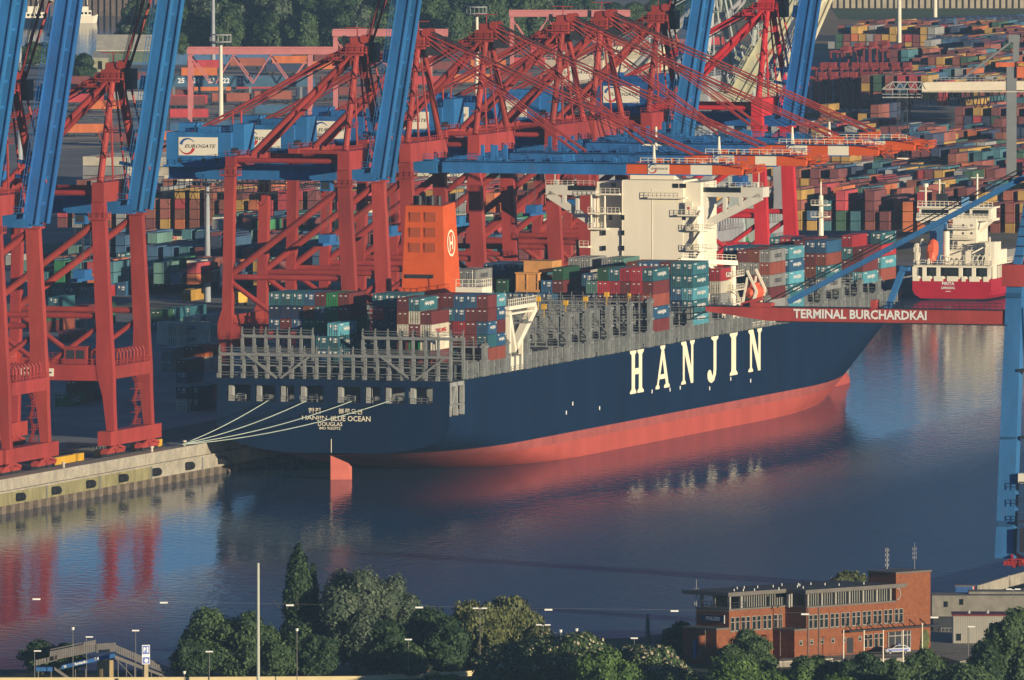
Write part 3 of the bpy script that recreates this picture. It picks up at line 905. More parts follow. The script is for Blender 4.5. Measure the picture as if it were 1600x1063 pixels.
# mooring lines
rope = mk('mooring_rope', (.50, .60, .52), .8)
bol = W(onv(289, 700, QV + 1.5)[0], QV + 1.4, 7.5)
for i, (x, y) in enumerate(((419, 626), (478, 627), (550, 627), (608, 627))):
    v, z = onu(x, y, 0); a = W(-.1, v, z); c = bol - AX * (i * 1.6) - BX * (.3 * i)
    pts = []
    for q in range(13):
        t = q / 12; p_ = a.lerp(c, t); p_.z -= 4 * t * (1 - t) * (.5 + .3 * i); pts.append(p_)
    MB().path(pts, .10, 5).build('mooring_line', rope, None, label=f'pale mooring rope from the stern to the quay bollard, {["leftmost and steepest", "second from left", "third from left", "rightmost and longest"][i]}', cat='mooring rope', group='mooring ropes at the stern')
yb = MB()
for x0, x1, y in ((79, 115, 728), (118, 128, 724), (152, 164, 716), (208, 214, 705), (244, 248, 699)):
    pass
ybar = MB(); ybar.box(0, -.6, 0, 14, .6, 1.5, 0); ybd = ybar.data('barrier', YELLOW)
for i, (x, y, s) in enumerate(((79, 731, 1.0), (118, 725, .26), (152, 718, .36), (209, 707, .2), (244, 700, .16))):
    u = onv(x, y, QV + 8)[0]
    o = ob('cable_barrier', ybd, None, loc=W(u, QV + 8, QZ), rotz=ROT, label=['longest yellow barrier on the quay left of the gangway', 'short yellow barrier end next to the longest one', 'yellow barrier piece just left of the crane foot', 'yellow box between the crane bogies', 'small yellow box right of the crane foot'][i], cat='barrier', group='yellow barriers on the quay')
    o.scale = (s, 1, 1)
gw = MB()
ga = at(100, 703, QZ); gb = at(172, 707, QZ)
d_ = (gb - ga).normalized(); nrm = Vector((-d_.y, d_.x, 0)); Lg = (gb - ga).length
for s in (-.8, .8):
    for z in (.2, 1.5): gw.beam(ga + nrm * s + Vector((0, 0, z)), gb + nrm * s + Vector((0, 0, z)), .16)
    for k in range(14):
        p0 = ga.lerp(gb, k / 13) + nrm * s; p1 = ga.lerp(gb, min(1, (k + 1) / 13)) + nrm * s
        gw.beam(p0 + Vector((0, 0, .2)), p0 + Vector((0, 0, 1.5)), .12); gw.beam(p0 + Vector((0, 0, .2)), p1 + Vector((0, 0, 1.5)), .1)
gw.build('gangway', LGREY, None, label='grey aluminium gangway lying on the quay beside the crane foot', cat='gangway')

# ------------------------------------------------------------------ ship-to-shore cranes
RED = (.315, .042, .036); BLUE = (.022, .13, .36)
LIVERY = [PAINT, WHITE, ORANGE, DARK]
def leg_mesh(zb, zt, lean, haunch):
    m = MB()
    # tapered box column with haunches where the portal beam meets it (y = across the quay)
    prof = [(zb, .85), (12.5, 1.15), (17, 1.75), (20, 1.75), (26, 1.5), (28.5, 1.55), (zt, 1.35)] if haunch else [(zb, 1.0), (13.0, 1.05), (16, 1.6), (19, 1.6), (22, 1.05), (zt, 1.05)]
    ring = []
    for z, hw in prof:
        y = lean * (z - zb) / (zt - zb)
        yc = y + (hw - 1.1) * .7
        ring.append([(-1.0, yc - hw, z), (1.0, yc - hw, z), (1.0, yc + hw, z), (-1.0, yc + hw, z)])
    for a, c in zip(ring[:-1], ring[1:]):
        for i in range(4): m.poly([a[i], a[(i + 1) % 4], c[(i + 1) % 4], c[i]])
    m.poly(ring[0][::-1]); m.poly(ring[-1])
    m.box(-1.6, lean - 1.9, zt - 3.6, 1.6, lean + 1.9, zt - 3.2)
    m.rail([(-1.6, lean + 1.9, zt - 3.2), (-1.6, lean - 1.9, zt - 3.2), (1.6, lean - 1.9, zt - 3.2)], 1.1, 1.0, .05)
    return m
BY = 29.0
X0 = 12.0
sea_leg = leg_mesh(5.4, 52.0, 2.4, True).data('leg', LIVERY)
land_leg = leg_mesh(5.4, 54.0, -1.0, False).data('leg', LIVERY)
m = MB()
m.box(-16.5, -1.4, 2.6, 16.5, 1.4, 5.5)
sill_d = m.data('sill_beam', LIVERY)
m = MB()
for s in (0,):
    for q in (-3.2, 3.2):
        m.box(s + q - 2.6, -.7, .9, s + q + 2.6, .7, 1.7)
        for w_ in (-1.9, -.6, .7, 2.0): m.tube((s + q + w_, -.55, .5), (s + q + w_, .55, .5), .48, n=10, m=3)
        m.beam((s + q - 2.2, -.75, 1.6), (s, -.75, 2.6), .5); m.beam((s + q + 2.2, -.75, 1.6), (s, -.75, 2.6), .5)
    m.box(s - 5.6, -.4, 1.7, s + 5.6, .4, 2.0)
    m.box(s - 1.2, -.9, 1.5, s + 1.2, .9, 2.65)
bogie_d = m.data('bogie', LIVERY)
m = MB()                                # portal frame: two side beams, sea and land cross beams
m.box(-X0 + 1, -.8, 16.0, X0 - 1, .9, 18.6)
m.rail([(-X0 + 1, -.8, 18.6), (X0 - 1, -.8, 18.6)], 1.1, 1.6, .05)
portal_sea = m.data('portal_beam', LIVERY)
m = MB()
m.box(-X0 + 1, BY - .9, 13.5, X0 - 1, BY + .8, 20.5)
portal_land = m.data('portal_beam', LIVERY)
m = MB()
for x in (0,):
    m.box(x - .9, 1.0, 15.6, x + .9, BY - 1, 18.8)
    m.rail([(x - .9, 2, 18.8), (x - .9, BY - 2, 18.8)], 1.1, 1.6, .05)
portal_d = m.data('portal_beam', LIVERY)
brace_d = []                            # tubes of the side frames
for p_, q_, r_ in (((0, .8, 28.8), (0, BY - 1.2, 28.8), .62), ((0, BY - 1.4, 29.6), (0, 2.2, 48.6), .75), ((0, 1.4, 27.6), (0, 13.5, 18.9), .55),
                   ((0, BY - 1.2, 27.6), (0, 15.5, 18.9), .55), ((0, 2.6, 53.8), (0, BY - 1.6, 53.8), .55)):
    m = MB(); m.tube(p_, q_, r_, n=10); brace_d.append(m.data('brace', LIVERY))
m = MB()
m.box(-X0 - 1.5, 1.0, 52.0, X0 + 1.5, 3.6, 56.0)
m.rail([(-X0 - 1.5, 1.0, 56), (X0 + 1.5, 1.0, 56)], 1.1, 1.5, .05); m.rail([(-X0 - 1.5, 3.6, 56), (-X0 - 1.5, 1.0, 56)], 1.1, 1.3, .05)
cross_sea = m.data('cross_beam', LIVERY)
m = MB()
m.box(-X0 - 1.3, BY - 2.4, 52.4, X0 + 1.3, BY - .2, 54.6)
m.rail([(-X0 - 1.3, BY - .2, 54.6), (-X0 - 1.3, BY - 2.4, 54.6), (X0, BY - 2.4, 54.6)], 1.1, 1.5, .05)
cross_land = m.data('cross_beam', LIVERY)
tower_d = []                            # A-frame tower
for s in (-1, 1):
    m = MB(); m.tube((s * X0, 2.3, 56.0), (s * 1.9, 3.0, 76.6), .72, .66, n=10); tower_d.append(('tower_leg', m.data('tower_leg', LIVERY)))
    m = MB(); m.tube((s * 3.2, BY - 3, 54.8), (s * 2.0, 4.2, 76.2), .62, n=10); tower_d.append(('tower_brace', m.data('tower_brace', LIVERY)))
    m = MB(); m.tube((s * 4.0, 2.2, 56), (s * 1.6, 3.6, 76), .22, n=6); tower_d.append(('tower_ladder', m.data('tower_ladder', LIVERY)))
m = MB()
for t in (.25, .5, .75):
    z = 56 + 20.6 * t; x = X0 + (1.9 - X0) * t
    m.box(-x - 1.5, .6, z - .15, -x + 1.2, 3.6, z); m.rail([(-x - 1.5, .6, z), (-x + 1.2, .6, z)], 1.0, .9, .05)
    m.beam((-x - 1.1, .8, z), (-x - .2 - 1.0, 3.2, z + 5), .4, .1)
tower_d.append(('tower_platform', m.data('tower_platform', LIVERY)))
m = MB()
m.box(-2.8, 1.4, 76.0, 2.8, 5.2, 78.6); m.box(-2.2, 2.0, 78.6, 2.2, 4.4, 80.0)
m.box(-3.6, .4, 76.6, 3.6, 6.2, 76.9); m.rail([(-3.6, .4, 76.9), (3.6, .4, 76.9)], 1.1, 1.2, .05); m.rail([(-3.6, 6.2, 76.9), (-3.6, .4, 76.9)], 1.1, 1.2, .05)
m.box(-1.6, -1.2, 74.6, 1.6, 1.4, 78.8, 3)
for x in (-2.2, 0, 2.2): m.tube((x - .3, 1.2, 79.6), (x + .3, 1.2, 79.6), .9, n=10)
m.tube((-1.5, 3, 80), (-1.5, 3, 82.2), .1, n=5); m.beam((-1.5, 5.5, 82), (-1.5, .5, 82), .18); m.tube((2, 4, 80), (2, 4, 81.6), .08, n=5)
rr_ = random.Random(2)
for k in range(16):
    x, y, z = rr_.uniform(-3.2, 3.0), rr_.uniform(.4, 6.0), rr_.choice((76.9, 76.9, 78.6, 74.2))
    m.box(x, y, z, x + rr_.uniform(.3, .9), y + rr_.uniform(.3, .9), z + rr_.uniform(.5, 1.9), rr_.choice((0, 0, 3)))
m.box(-4.4, 4.8, 75.0, -2.4, 8.6, 75.2); m.rail([(-4.4, 8.6, 75.2), (-4.4, 4.8, 75.2)], 1.2, .8, .06); m.rail([(-4.4, 8.6, 75.2), (2, 8.6, 75.2)], 1.2, .9, .06)
m.box(-1.6, 4.8, 73.8, 1.6, 8.6, 75.6)
head_d = m.data('apex_head', LIVERY)
back_d = []                             # rear stays and their posts
for x in (-3.0, 3.0):
    m = MB()
    m.tube((x * .6, 4.6, 78.2), (x, 30.5, 64.0), .30, n=6); m.tube((x, 30.5, 64.0), (x, 46.5, 55.8), .28, n=6)
    m.tube((x * .6 + .5, 4.6, 77.2), (x + .3, 30.5, 63.2), .16, n=5)
    m.tube((x, 30.5, 64), (x, 30.5, 53.5), .2, n=6)
    back_d.append(m.data('backstay', LIVERY))
GX = 3.6
m = MB()
for x in (-GX, GX):
    m.box(x - .7, -2.0, 49.6, x + .7, 44.5, 52.2)
    m.box(x - 1.1, -2.2, 49.3, x + 1.1, 44.5, 49.6)
for y in (0, 8, 16, 24, 32, 40): m.box(-GX + .7, y - .4, 50.6, GX - .7, y + .4, 52.0)
for x in (-GX - 1.7, GX + 1.0):
    m.box(x, -2, 52.2, x + .7, 44, 52.35); m.rail([(x, -2, 52.35), (x, 44, 52.35)], 1.1, 1.6, .05)
m.box(-GX - 1.3, 18, 46.4, -GX - 1.0, 46, 46.7, 3); m.box(-GX - 1.3, 18, 48.6, -GX - 1.0, 46, 48.8, 3)
for k in range(24):
    y = 18 + k * 1.2; m.box(-GX - 1.2, y, 46.6, -GX - 1.1, y + .12, 49.4, 3)
girder_d = m.data('girder', LIVERY)
m = MB()
for k in range(7):
    pts = [(-GX - 1.1, 22 + k * 3.4 + t * 3.2, 46.4 - 2.6 * (1 - (2 * t - 1) ** 2)) for t in [q / 8 for q in range(9)]]
    m.path(pts, .07, 4)
fest_d = m.data('festoon_cable', [BLACK])
m = MB()
m.box(-6.2, 29.8, 52.4, 6.2, 44.4, 59.4); m.box(-6.6, 29.2, 52.0, 6.6, 45.0, 52.4)
m.box(-5.2, 27.2, 55.5, 2, 29.8, 61.2); m.box(-4, 33, 59.4, 3, 38, 60.6); m.box(-2, 39.5, 59.4, 4, 43, 61.2)
m.box(-6.32, 28.2, 55.0, -6.2, 29.6, 56.2, 3)
for y in (32.5, 35.6, 41): m.box(-6.26, y, 52.9, -6.2, y + .8, 53.9, 3)
m.rail([(-6.6, 45, 52.4), (-6.6, 29.2, 52.4)], 1.1, 1.5, .05); m.rail([(-6.2, 44.4, 59.4), (-6.2, 29.8, 59.4)], 1.0, 1.6, .05)
house_d = m.data('machinery_house', LIVERY)
def eurosign(x, yc, zc, w, h):
    """panel facing -x; reads left to right towards -y"""
    m = MB()
    m.box(x - .1, yc - w / 2, zc - h / 2, x, yc + w / 2, zc + h / 2, 0)
    X = x - .14
    def P(a, c): return (X, yc + w / 2 - a * w, zc - h / 2 + c * h)
    asp = h / w
    cx, cy, r1 = .225, .5, .46
    def arc(a0, a1, wa, wb, mi, n=14):
        for k in range(n):
            t0, t1 = k / n, (k + 1) / n
            q0, q1 = R(a0 + (a1 - a0) * t0), R(a0 + (a1 - a0) * t1)
            i0, i1 = r1 - (wa + (wb - wa) * t0), r1 - (wa + (wb - wa) * t1)
            m.poly([P(cx + cos(q0) * r1 * asp, cy + sin(q0) * r1), P(cx + cos(q1) * r1 * asp, cy + sin(q1) * r1), P(cx + cos(q1) * i1 * asp, cy + sin(q1) * i1), P(cx + cos(q0) * i0 * asp, cy + sin(q0) * i0)], mi)
    arc(165, 30, .17, .02, 2); arc(-15, -165, .17, .02, 3)
    m.text('EUROGATE', P(.56, .42), (0, -1, 0), (0, 0, 1), h * .19, w * .80, 1, 'C', shear=.35, off=.008)
    return m
sign_d = eurosign(-6.2, 37.2, 56.4, 8.8, 3.9).data('sign_panel', [WHITE, mk('sign_black', (.03, .028, .025), .6), BLUET, REDT])
BLEN = 70.0
def boom_mesh(sh_=0.0):
    m = MB()                            # hinge at the origin, boom towards -y
    ends = [0, 41.6 + sh_, 46.4 + sh_, 51.2 + sh_, 56.0 + sh_, 60.8 + sh_]
    mats = [0, 2, 1, 2, 1]
    for x in (-GX, GX):
        for a, c, mi in zip(ends[:-1], ends[1:], mats):
            m.box(x - .65, -c, -.2, x + .65, -a, 2.1, mi)
        m.slab([(x - .65, -60.8 - sh_, -.2), (x - .65, -60.8 - sh_, 2.1), (x - .65, -67.5 - sh_, 1.0), (x - .65, -67.5 - sh_, -.2)], (1.3, 0, 0), 2)
        m.box(x - .95, -60.8 - sh_, -.45, x + .95, 0, -.2, 0)
        m.beam((x, -60.8 - sh_, 2.0), (x, -70.5 - sh_, 1.6), .3, m=2)
    for k in range(13):
        y = -4 - k * 5.2; mi = 0 if y > -41 - sh_ else 2
        m.box(-GX + .65, y - .3, .8, GX - .65, y + .3, 1.7, mi)
        if k < 12: m.beam((-GX + .7, y - .3, 1.4), (GX - .7, y - 4.9, 1.4), .22, m=mi)
    m.box(-GX - 1.7, -67, 2.1, -GX - .7, -1, 2.22, 0)
    m.rail([(-GX - 1.6, -44, 2.2), (-GX - 1.6, -3, 2.2)], 1.1, 1.7, .06, 0)
    m.rail([(-GX - 1.6, -66, 2.2), (-GX - 1.6, -45, 2.2)], 1.1, 1.7, .06, 1)
    m.rail([(GX + .7, -66, 2.2), (GX + .7, -3, 2.2)], 1.1, 1.7, .06, 0)
    for y in (-9, -26.4, -12, -38): m.box(-GX - .3, y - .35, 2.1, -GX + .4, y + .35, 5.6 if y in (-9, -12) else 3.4, 0); m.box(GX - .3, y - .35, 2.1, GX + .4, y + .35, 5.4 if y in (-9, -12) else 3.4, 0)
    for y in (-26, -56): m.box(-GX - .5, y - 1.4, 2.1, -GX + .5, y + 1.4, 3.6, 0 if y > -41 - sh_ else 2); m.box(GX - .5, y - 1.4, 2.1, GX + .5, y + 1.4, 3.6, 0 if y > -41 - sh_ else 2)
    random.seed(3)
    for k in range(34):
        y = -3 - random.random() * 62; x = random.uniform(-2.6, 2.6); h = random.uniform(.3, 1.5)
        m.box(x - .6, y - random.uniform(.5, 2.2), 1.7, x + .6, y, 1.7 + h, 0 if y > -41 - sh_ else random.choice((2, 2, 1)))
    for x in (-1.2, 1.2): m.box(x, -66, 1.8, x + .15, 0, 2.0, 3)
    m.tube((-GX, -47.6, 2.1), (-GX, -47.6, 6.0), .42, .2, 6, 1)
    m.box(-2.5, -70.2 - sh_, .2, 2.5, -66.5 - sh_, .5, 2); m.rail([(-3.4, -70.4, .4), (3.4, -70.4, .4)], 1.6, .9, .07, 2); m.rail([(-3.4, -63, 2.3), (-3.4, -70.4, .6)], 1.4, .8, .07, 2)
    for k in range(9): m.beam((-3.4, -62 - sh_ - k, .2), (-3.4, -63 - sh_ - k, 1.6 if k % 2 else -.6), .12, m=2)
    return m
boom_d = boom_mesh().data('boom', LIVERY); boom_up = boom_mesh(9.0).data('boom', LIVERY)
bs = eurosign(-GX - .66, -48.8, .95, 4.7, 2.2).data('sign_panel', [WHITE, bpy.data.materials['sign_black'], BLUET, REDT])
stay_d = []                             # forestays, boom lowered
for x in (-GX + .3, GX - .3):
    m = MB()
    for zz, r_ in ((79.0, .19), (78.0, .12)):
        m.tube((x * .5, 1.6, zz), (x, -33.5, 54.2 + (zz - 79) * .3), r_, n=6)
        m.tube((x * .55, 1.2, zz + .3), (x, -59.6, 54.0 + (zz - 79) * .3), r_, n=6)
    for q in (.3, .8):
        m.tube((q * x / 3, .5, 79.8), (q * x / 2, -55 - q * x, 53.6), .07, n=4, m=3)
    stay_d.append(m.data('forestay', LIVERY))
fold_d = []                             # forestays folded beside the raised boom
for x in (-GX + .5, GX - .5):
    m = MB()
    m.tube((x * .6, .6, 79), (x * .8, -6.2, 100), .3, n=6); m.tube((x * .8, -6.2, 100), (x, -11.4, 120), .3, n=6)
    m.tube((x * .6, 1.0, 78), (x, -3.4, 58), .26, n=6)
    for k in range(3): m.tube((x * (.15 + .25 * k), 1, 79.5), (x * (.15 + .25 * k), -9 - .3 * k, 121), .06, n=4, m=3)
    fold_d.append(m.data('forestay', LIVERY))
m = MB()
m.box(-5.2, 8, 51.0, 5.2, 12, 52.9); m.box(-3, 8.5, 47.0, -.6, 10.8, 49.5)
m.box(-3.03, 8.8, 47.4, -2.98, 10.5, 48.8, 3)
trol_d = m.data('trolley', LIVERY)
m = MB()
for x in (-2.2, 2.2):
    for y in (9.2, 11): m.tube((x, y, 50.5), (x, y, 37.5), .05, n=4, m=3)
m.box(-6.0, 9.3, 35.3, 6.0, 11.0, 35.9); m.box(-2.4, 8.9, 35.9, 2.4, 11.4, 37.6)
spr_d = m.data('spreader', LIVERY)
m = MB()
for k in range(8):
    x = -8 + k * 2.2
    pts = [(x, -.6, 18.7), (x, -.6, 21.0), (x, -.2, 21.8), (x, .5, 21.8), (x, .8, 21.0), (x, .8, 18.7)]
    m.path(pts, .22, 6)
m.rail([(-9, -1.0, 18.7), (9.4, -1.0, 18.7)], 1.2, 1.2, .06)
reel_d = m.data('cable_loop', LIVERY)
m = MB()
m.box(-X0 - .9, 5.0, 18.9, -X0 + 2, 9.8, 22.4, 0)
for y in (5.5, 7.6): m.box(-X0 - .96, y, 20.0, -X0 - .9, y + 1.7, 21.8, 3)
m.box(-X0 - 1.1, 4.7, 22.4, -X0 + 2.2, 10.1, 22.6, 0)
cabin_d = m.data('electrical_house', LIVERY)
m = MB()
for z0_, s in ((5.8, 1), (8.2, -1), (10.6, 1), (13, -1)):
    m.beam((8.6 - s * 1.4, 1.6, z0_), (8.6 + s * 1.4, 1.6, z0_ + 2.4), .6, .1); m.box(6.8, 1.1, z0_ - .1, 10.4, 2.2, z0_); m.rail([(6.8, 1.1, z0_), (10.4, 1.1, z0_)], 1.0, .9, .05)
stair_d = m.data('stairs', LIVERY)
m = MB(); m.box(-X0 - 1.05, 12.0, 16.4, -X0 - .92, 15.2, 18.0, 1); m.box(-X0 - 1.05, 16, 16.2, -X0 - .92, 19.0, 18.2, 1)
m.box(-X0 - 1.08, 12.4, 17.0, -X0 - 1.05, 14.8, 17.3, 3); m.box(-X0 - 1.08, 16.4, 17.2, -X0 - 1.05, 18.6, 17.8, 3); m.box(-X0 - 1.08, 17.4, 16.6, -X0 - 1.05, 18.6, 16.8, 3)
plate_d = m.data('maker_plate', LIVERY)
HINGE = (0, -3.2, 49.9)
def crane(u, label, raised=False, red=RED, blue=BLUE, house=True, angle=81.0, trolley=True, vrail=33.0, plates=False):
    t = empty('gantry_crane', label, 'gantry crane', W(u, vrail, QZ), ROT, 'ship-to-shore gantry cranes')
    rnd = random.Random(int(u) + 7)
    def P(name, me, c, **k):
        j = rnd.uniform(.84, 1.12); g = rnd.uniform(.94, 1.1)
        return ob(name, me, t, color=(c[0] * j, c[1] * j * g, c[2] * j), **k)
    for x in (-X0, X0):
        P('leg', sea_leg, red, loc=(x, 0, 0)); P('leg', land_leg, red, loc=(x, BY, 0))
    for y in (0, BY):
        P('sill_beam', sill_d, red, loc=(0, y, 0))
        for x in (-11, 11): P('bogie', bogie_d, red, loc=(x, y, 0))
    for nm_, me in [('portal_beam', portal_sea), ('portal_beam', portal_land), ('cross_beam', cross_sea), ('cross_beam', cross_land), ('apex_head', head_d), ('cable_loop', reel_d), ('electrical_house', cabin_d), ('stairs', stair_d)] + tower_d + [('backstay', q) for q in back_d]:
        P(nm_, me, red)
    for x in (-X0, X0):
        P('portal_beam', portal_d, red, loc=(x, 0, 0))
        for q in brace_d: P('brace', q, red, loc=(x, 0, 0))
    P('girder', girder_d, blue)
    ob('festoon_cable', fest_d, t)
    bm = P('boom', boom_up if raised else boom_d, blue, loc=HINGE)
    if raised:
        bm.rotation_euler = (-R(angle), 0, 0)
    if not raised: ob('sign_panel', bs, bm)
    for q in (fold_d if raised else stay_d): P('forestay', q, red)
    if house:
        hs = P('machinery_house', house_d, blue); ob('sign_panel', sign_d, hs)
    if trolley: P('trolley', trol_d, blue); P('spreader', spr_d, blue)
    if plates: ob('maker_plate', plate_d, t)
    return t
crane(-134, 'red gantry crane at the far left edge, only its raised blue boom in view', True)
crane(-99, 'red gantry crane with raised blue boom, second raised boom from the left', True, plates=True)
crane(-33, 'red gantry crane on the quay just left of the ship stern, blue boom raised', True, plates=True)
crane(132, 'red gantry crane beside the orange funnel with its blue boom raised', True)
crane(176, 'red gantry crane right of the funnel, lowered boom nearest to the camera')
crane(226, 'red gantry crane with second lowered boom, reaching over the white bridge')
crane(284, 'red gantry crane with third lowered boom, tall mast behind the bridge')
crane(314, 'red gantry crane whose lowered boom tip lies farthest right')
crane(359, 'red gantry crane with raised pale blue boom behind the lowered booms', True)
crane(449, 'bright red gantry crane with raised dark blue boom near the ship bow', True, red=(.52, .025, .035), blue=(.015, .10, .33))
cw = (.62, .55, .42); cg = (.36, .38, .39)
crane(586, 'cream and grey gantry crane with tilted cream boom left of the bright red crane', True, red=cg, blue=cw, angle=60, vrail=86)
crane(625, 'cream gantry crane with tilted cream boom showing right of the dark blue one', True, red=cg, blue=cw, angle=66, vrail=86)
# ------------------------------------------------------------------ container yards
YC = ['maroon', 'maroon', 'brown', 'rust', 'blue', 'teal', 'navy', 'red', 'grey', 'green', 'yellow', 'white', 'sea green', 'orange', 'navy', 'teal']
YR = ['maroon', 'maroon', 'maroon', 'maroon', 'brown', 'rust', 'rust', 'yellow', 'yellow', 'yellow', 'yellow', 'blue', 'teal', 'orange', 'red', 'navy', 'dark green', 'rust', 'grey']
far_mats = {c: mk('yard_' + c.replace(' ', '_'), tuple(x * .95 + .03 for x in PAL[c]), .65, noise=.45, scale=.07, rust=.5) for c in PAL}
fnames = list(far_mats)
far_yard = MB()
def far_box(o, ax, bx, z, c, ln=12.19):
    P = [o + ax * x + bx * y + Vector((0, 0, z + zz)) for zz in (.08, 2.52) for x, y in ((0, -1.2), (ln, -1.2), (ln, 1.2), (0, 1.2))]
    k = fnames.index(c)
    far_yard.add(P, [(0, 1, 5, 4), (1, 2, 6, 5), (2, 3, 7, 6), (3, 0, 4, 7), (4, 5, 6, 7)], k)
    for x in (0.0, ln):                      # proud end frame posts
        for s in (-1.2, 1.1):
            q = o + ax * (x - (.05 if x == 0 else -.0)) + bx * s
            far_yard.add([q + Vector((0, 0, z + .1)), q + bx * .1 + Vector((0, 0, z + .1)), q + bx * .1 + Vector((0, 0, z + 2.5)), q + Vector((0, 0, z + 2.5))], [(0, 1, 2, 3)], k)
N_IND = [0]
def proj(P):
    d = P - C0
    dd = d.y * cos(_p) - d.z * sin(_p); up = d.y * sin(_p) + d.z * cos(_p)
    return 800 + FPX * d.x / dd, 531.5 - FPX * up / dd
cand = []
def block(u0, u1, v0, v1, pal, tiers, name, rot=False, fill=.85, dv=3.0, maxrow=3, z=QZ, gap=.5):
    """rows of stacked containers; the outermost faces are the ones in view"""
    ax, bx = (BX, -AX) if rot else (AX, BX)
    la, lb = (v1 - v0, u1 - u0) if rot else (u1 - u0, v1 - v0)
    na = max(1, int(la // (12.19 + gap))); nb = max(1, int(lb // dv))
    for ib in range(nb):
        for ia in range(na):
            if rot: o = W(u1 - (ib + .5) * dv if 0 else u0 + (ib + .5) * dv, v0 + ia * (12.19 + gap), z)
            else: o = W(u0 + ia * (12.19 + gap), v0 + (ib + .5) * dv, z)
            n = max(0, min(tiers, int(round(tiers * fill + random.uniform(-1.1, .9)))))
            px, py = proj(o)
            if px < -60 or px > 1660 or py < 20: continue
            run = random.choice(pal)
            for t in range(n):
                if random.random() < .55: run = random.choice(pal)
                cand.append((o, t, n, run, name, rot, ia, ib))
def row_of(n): return ORD[n] if n < len(ORD) else str(n + 1) + 'th'
# left yard behind the first cranes (rows seen end-on and obliquely)
def lead(px, ybase, cols, place, text=None, doors='p', side=False):
    """a stack measured on the photograph: bottom container first"""
    for t, c in enumerate(cols):
        o = at(px, ybase, QZ) + Vector((0, 0, 2.62 * t))
        tx = text.get(t) if text else None
        if side: container(0, 0, 0, c, f"{c} container lying broadside {place}, {tiern[t]}", 'containers in the terminal yard', 40, tx, None, loc=o, rotz=-.10)
        else: container(0, 0, 0, c, f"{c} container {place}, {tiern[t]}", 'containers in the terminal yard', 40, tx, 'h' if c in ('teal', 'blue', 'navy') else 'p', loc=o - BX * 1.22)
tiern = ['bottom tier', 'second tier', 'third tier', 'fourth tier', 'fifth tier']
Hn = 'HANJIN'
in_green, in_pale, in_far = 'left of the cream pair', 'left of the green broadside ones', 'behind the far left crane legs'
lead(86, 636, ['green'], 'alone on the quay road behind the portal of the second crane', {0: 'UASC'})
lead(103, 632, ['maroon', 'maroon'], 'right of the lone green one on the quay road')
lead(124, 628, ['navy', 'blue', 'navy'], 'in the dark stack between the two crane portals')
lead(275, 643, ['white', 'navy'], 'in the small stack nearest the ship stern')
lead(294, 642, ['navy', 'navy'], 'right half of the small stack nearest the stern')
lead(275, 599, ['blue', 'maroon'], 'in the pair behind the small stack at the stern')
lead(252, 581, ['grey', 'grey'], 'at the left end of the row left of the stern')
lead(288, 578, ['rust', 'brown'], 'in the middle of the row left of the stern')
lead(305, 576, ['white', 'orange'], 'at the right end of the row left of the stern')
lead(246, 538, ['white', 'white'], 'behind the right leg of the third crane', {0: 'MAERSK', 1: 'MAERSK'}, side=True)
lead(262, 541, ['white', 'cream'], 'in front of the broadside white pair')
lead(286, 530, ['grey', 'white'], 'left of the crane portal at the ship stern')
lead(306, 528, ['sea green', 'grey'], 'next to the crane portal at the ship stern')
lead(236, 520, ['teal', 'dark green'], 'in the green row above the broadside white pair')
lead(258, 517, ['sea green', 'teal'], 'in the middle of the green row above the white pair')
lead(282, 514, ['teal', 'teal'], 'at the right end of the green row above the white pair')
lead(92, 536, ['red'], 'alone behind the cabin of the second crane portal')
lead(58, 520, ['maroon', 'dark green'], 'behind the far left crane legs by the portal')
lead(76, 517, ['rust', 'maroon', 'teal'], 'right of the green and maroon pair by the far left legs')
lead(118, 512, ['grey', 'maroon'], 'behind the diagonal braces of the second crane')
lead(140, 509, ['dark green', 'dark green'], 'in the dark green pair behind the second crane braces')
lead(60, 466, ['sea green', 'sea green', 'sea green'], 'at the left end of the row along the yard road')
lead(80, 466, ['sea green', 'sea green', 'navy'], 'second in the row along the yard road')
lead(101, 465, ['blue', 'blue', 'teal', 'maroon'], 'third in the row along the yard road', {1: Hn})
lead(124, 465, ['grey', 'navy', 'maroon'], 'fourth in the row along the yard road')
lead(150, 464, ['red', 'blue', 'rust'], 'fifth in the row along the yard road')
lead(182, 462, ['blue', 'blue', 'blue', 'teal'], 'sixth in the row along the yard road', {3: Hn})
lead(203, 461, ['brown', 'brown'], 'seventh in the row along the yard road')
lead(238, 459, ['maroon', 'maroon', 'grey', 'teal'], 'eighth in the row along the yard road', {3: Hn})
lead(258, 458, ['maroon', 'navy', 'maroon', 'blue'], 'ninth in the row along the yard road')
lead(284, 470, ['yellow'], 'alone at the foot of the pale grey light mast')
lead(284, 456, ['blue', 'brown', 'navy'], 'behind the yellow one at the light mast')
lead(303, 455, ['navy', 'rust', 'maroon'], 'left of the pale grey light mast in the road row')
lead(352, 452, ['blue', 'brown', 'blue'], 'right of the first crane leg above the yellow truck')
lead(374, 450, ['navy', 'maroon', 'orange'], 'left of the dark crane leg above the yellow truck')
lead(404, 449, ['maroon', 'grey', 'teal'], 'right of the dark crane leg in the road row')
lead(430, 448, ['grey', 'maroon', 'rust'], 'behind the tubes right of the dark crane leg')
lead(182, 398, ['dark green', 'green'], in_green, {1: 'UASC', 0: 'UASC'}, side=True)
lead(120, 405, ['cream', 'white'], in_pale, side=True)
lead(40, 412, ['brown', 'sea green'], in_far, side=True)
block(520, 560, 182, 262, YC, 2, 'the road block', fill=.7, dv=4.2)
block(600, 640, 182, 262, ['teal', 'blue', 'navy', 'navy', 'sea green', 'maroon', 'blue', 'navy', 'maroon', 'blue', 'brown'], 3, 'the tall blue block', fill=.9, dv=4.1)
